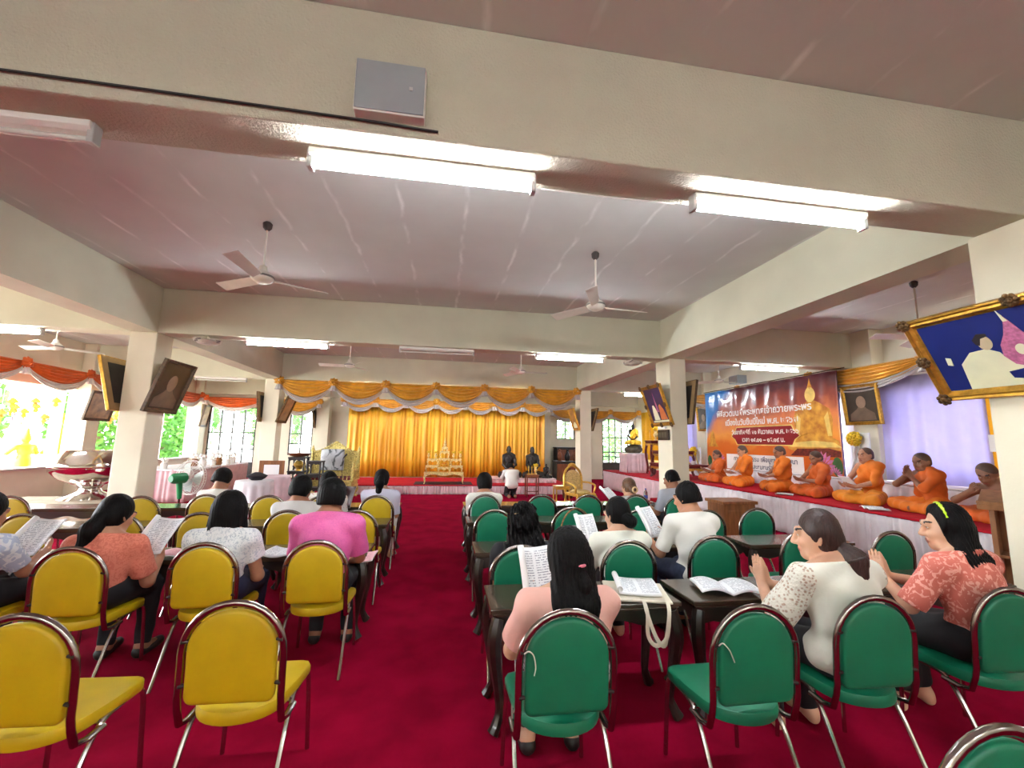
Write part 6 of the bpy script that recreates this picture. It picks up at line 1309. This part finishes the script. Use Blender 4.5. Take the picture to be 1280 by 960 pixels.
# papers of the monks
def mpage(x, y, z, rz, pitch, label, m=None, w=.2, h=.28): return booklet((x, y, z), rad(rz), rad(pitch), label, w=w, h=h, m=m, open_=False, curl=.01)
mpage(6.9, 6.4, 1.0, 80, 48, 'pink sheet in the hands of the upright monk', M_ppage, .24, .3); mpage(6.78, 9.15, .98, 75, 25, 'open booklet of the pale shaven monk', None, .26, .22); mpage(6.84, 8.3, 1.0, 62, 20, 'white booklet of the monk before the banner', None, .26, .22); mpage(6.85, 10.25, .96, 80, 30, 'pale pink sheet of the small far monk', M_ppage, .2, .22)
flat(6.6, 7.5, 40, 'white sheet lying on the red stage before the bowed monk', .668, w=.2, h=.28, open_=False); flat(6.62, 5.75, 60, 'white sheets lying on the red stage before the monk with raised hands', .668, w=.19, h=.27); 
# ================================================================ outside the left windows
M_ground = mat('pale yard', (214, 206, 190), rough=.9, var=.1, scale=.6); M_pave = M_ground
struct(MB().box(-40, XL-.35, -12, 40, -.25, -.05).build('ground', M_ground, smooth=False)); struct(MB().box(-12, 30, YF+.5, 40, -.25, -.05).build('ground', M_ground, smooth=False)); struct(MB().box(XR+.35, 30, -12, YF+.4, -.25, -.05).build('ground', M_ground, smooth=False))
M_leaf = mat('tree leaves', (104, 160, 60), rough=.6, var=.35, scale=3, rgb2=(60, 116, 40)); M_bark = mat('tree bark', (120, 96, 70), rough=.9, var=.2, bump=.6, bscale=20); M_idol = mat('golden yard statue', (236, 160, 40), rough=.35, metal=.4, var=.15)
def tree(x, y, h, R, label, n=1300):
    r = empty('garden_tree', (x, y, -.05), 0, label, 'tree', 'trees in the yard') if 0 else empty('garden_tree', (x, y, -.05), 0, label, 'tree'); MB().tube(smooth_path([(0, 0, 0), (.1, .05, h*.3), (-.05, 0, h*.6), (0, 0, h*.85)], 4), [.12]*5+[.09]*4+[.05]*4, 8).build('trunk', M_bark, r)
    f = MB()
    for k in range(n):
        d = Vector(rng.normal(size=3)).normalized()*R*rng.uniform(.45, 1.)**.5; c = Vector((d.x, d.y, h*.55+d.z*1.1)); a = Vector(rng.normal(size=3)).normalized(); b = a.orthogonal().normalized(); s = rng.uniform(.12, .24)
        f.add([c-a*s, c+b*s*.45, c+a*s, c-b*s*.45], [(0, 1, 2, 3)])
    f.build('crown', M_leaf, r, smooth=False); return r
for x, y, h, R, l in ((-16.5, 16.5, 4.2, 1.7, 'leafy yard tree seen through the nearest left window'), (-13.4, 22.6, 3.6, 1.5, 'bright green yard tree right of the left pillar, seen over the fan'), (-14.2, 26.6, 4.2, 1.6, 'yard tree behind the bright green ones'), (-13.9, 19.6, 3.6, 1.5, 'bright green yard tree between the left pillar and the window pier'), (-8.9, 24, 4.5, 1.6, 'tree behind the far left dark door'), (-5.6, 25, 4.5, 1.6, 'tree behind the small far window'), (5.0, 23.6, 4.5, 1.4, 'tree lighting the green far window'), (8.5, 24, 4.5, 2., 'tree behind the far right dark door'), (11.5, 28, 5, 2.2, 'second tree behind the far right dark door')): tree(x, y, h, R, l)
for x, y, l in ((-13.1, 15.76, 'left golden figure standing in the sunny yard'), (-13, 16.8, 'right golden figure standing in the sunny yard')):
    r = empty('yard_statue', (x, y, -.05), rad(70), l, 'statue'); MB().lathe([(.4, 0), (.42, .1), (.34, .2), (.34, .45)], 16).build('pedestal', M_idol, r); statue_f = Field(); 
    statue_f.ell(A(0, 0, .75), A(.2, .16, .25), None, .08).ell(A(0, 0, 1.1), A(.19, .14, .22), None, .08).cone(A(-.2, 0, 1.22), A(.2, 0, 1.22), .07, .07, .08).chain([A(-.22, 0, 1.2), A(-.36, .1, 1.0), A(-.22, .3, 1.0)], [.07, .06, .05]).chain([A(.22, 0, 1.2), A(.36, .1, 1.0), A(.22, .3, 1.0)], [.07, .06, .05]).ell(A(0, .02, 1.45), A(.12, .12, .14), None, .04).cone(A(0, 0, 1.55), A(0, 0, 1.85), .08, .015, .04).cone(A(0, 0, .4), A(0, 0, .75), .24, .16, .08)
    statue_f.mesh('figure', M_idol, .025, r)
# hanging paper ornaments and white posts
M_hang = [mat('yellow bunting', (242, 206, 40), rough=.7, var=.2, scale=10), mat('orange bunting', (226, 140, 50), rough=.7, var=.2, scale=10), mat('purple bunting', (130, 90, 130), rough=.7, var=.2, scale=10)]
for row, (x, z) in enumerate(((-11.2, 2.35), (-11.6, 2.0), (-12.0, 2.25))):
    for k in range(16):
        y = 9.2+.62*k+.2*row; r = empty('hanging_ornament', (x, y, z+.06*((k*7+row) % 3)), k*.7, 'small yellow and orange paper ornament hanging outside the left windows', 'ornament', 'paper ornaments outside the windows')
        MB().lathe([(.01, .16), (.09, .08), (.12, .03), (.04, 0), (.07, -.07), (.02, -.12)], 9).build('lantern', M_hang[(k+row) % 2], r, smooth=False); MB().grid(lambda u, v: ((u-.5)*.06, .02*math.sin(v*6), -.1-.22*v), 1, 6, .003).build('tail', M_hang[(k*3+row) % 3], r)
        MB().tube([(0, 0, .15), (0, 0, .7)], .004, 4).build('string', M_fix, r)
for y in (11.2, 14.4, 19.0): tag(MB().box(-11.5, -11.3, y, y+.2, -.05, 3.1).build('white_post', M_wall, smooth=False, bev=.01), 'white post of the canopy outside the left windows', 'post', 'white posts outside')
tag(MB().box(-12.5, -10.2, 6, 22, 3.1, 3.2).build('canopy_roof', M_fix, smooth=False), 'pale canopy roof over the walkway outside the left windows', 'canopy')
for i, x in enumerate((-11.2, -11.6, -12.0)): tag(MB().tube([(x, 6.2, 3.0), (x, 21.8, 3.0)], .012, 5).build('hanging_line', M_fix), 'line carrying the paper ornaments, %s from the window' % ('first', 'second', 'third')[i], 'line')
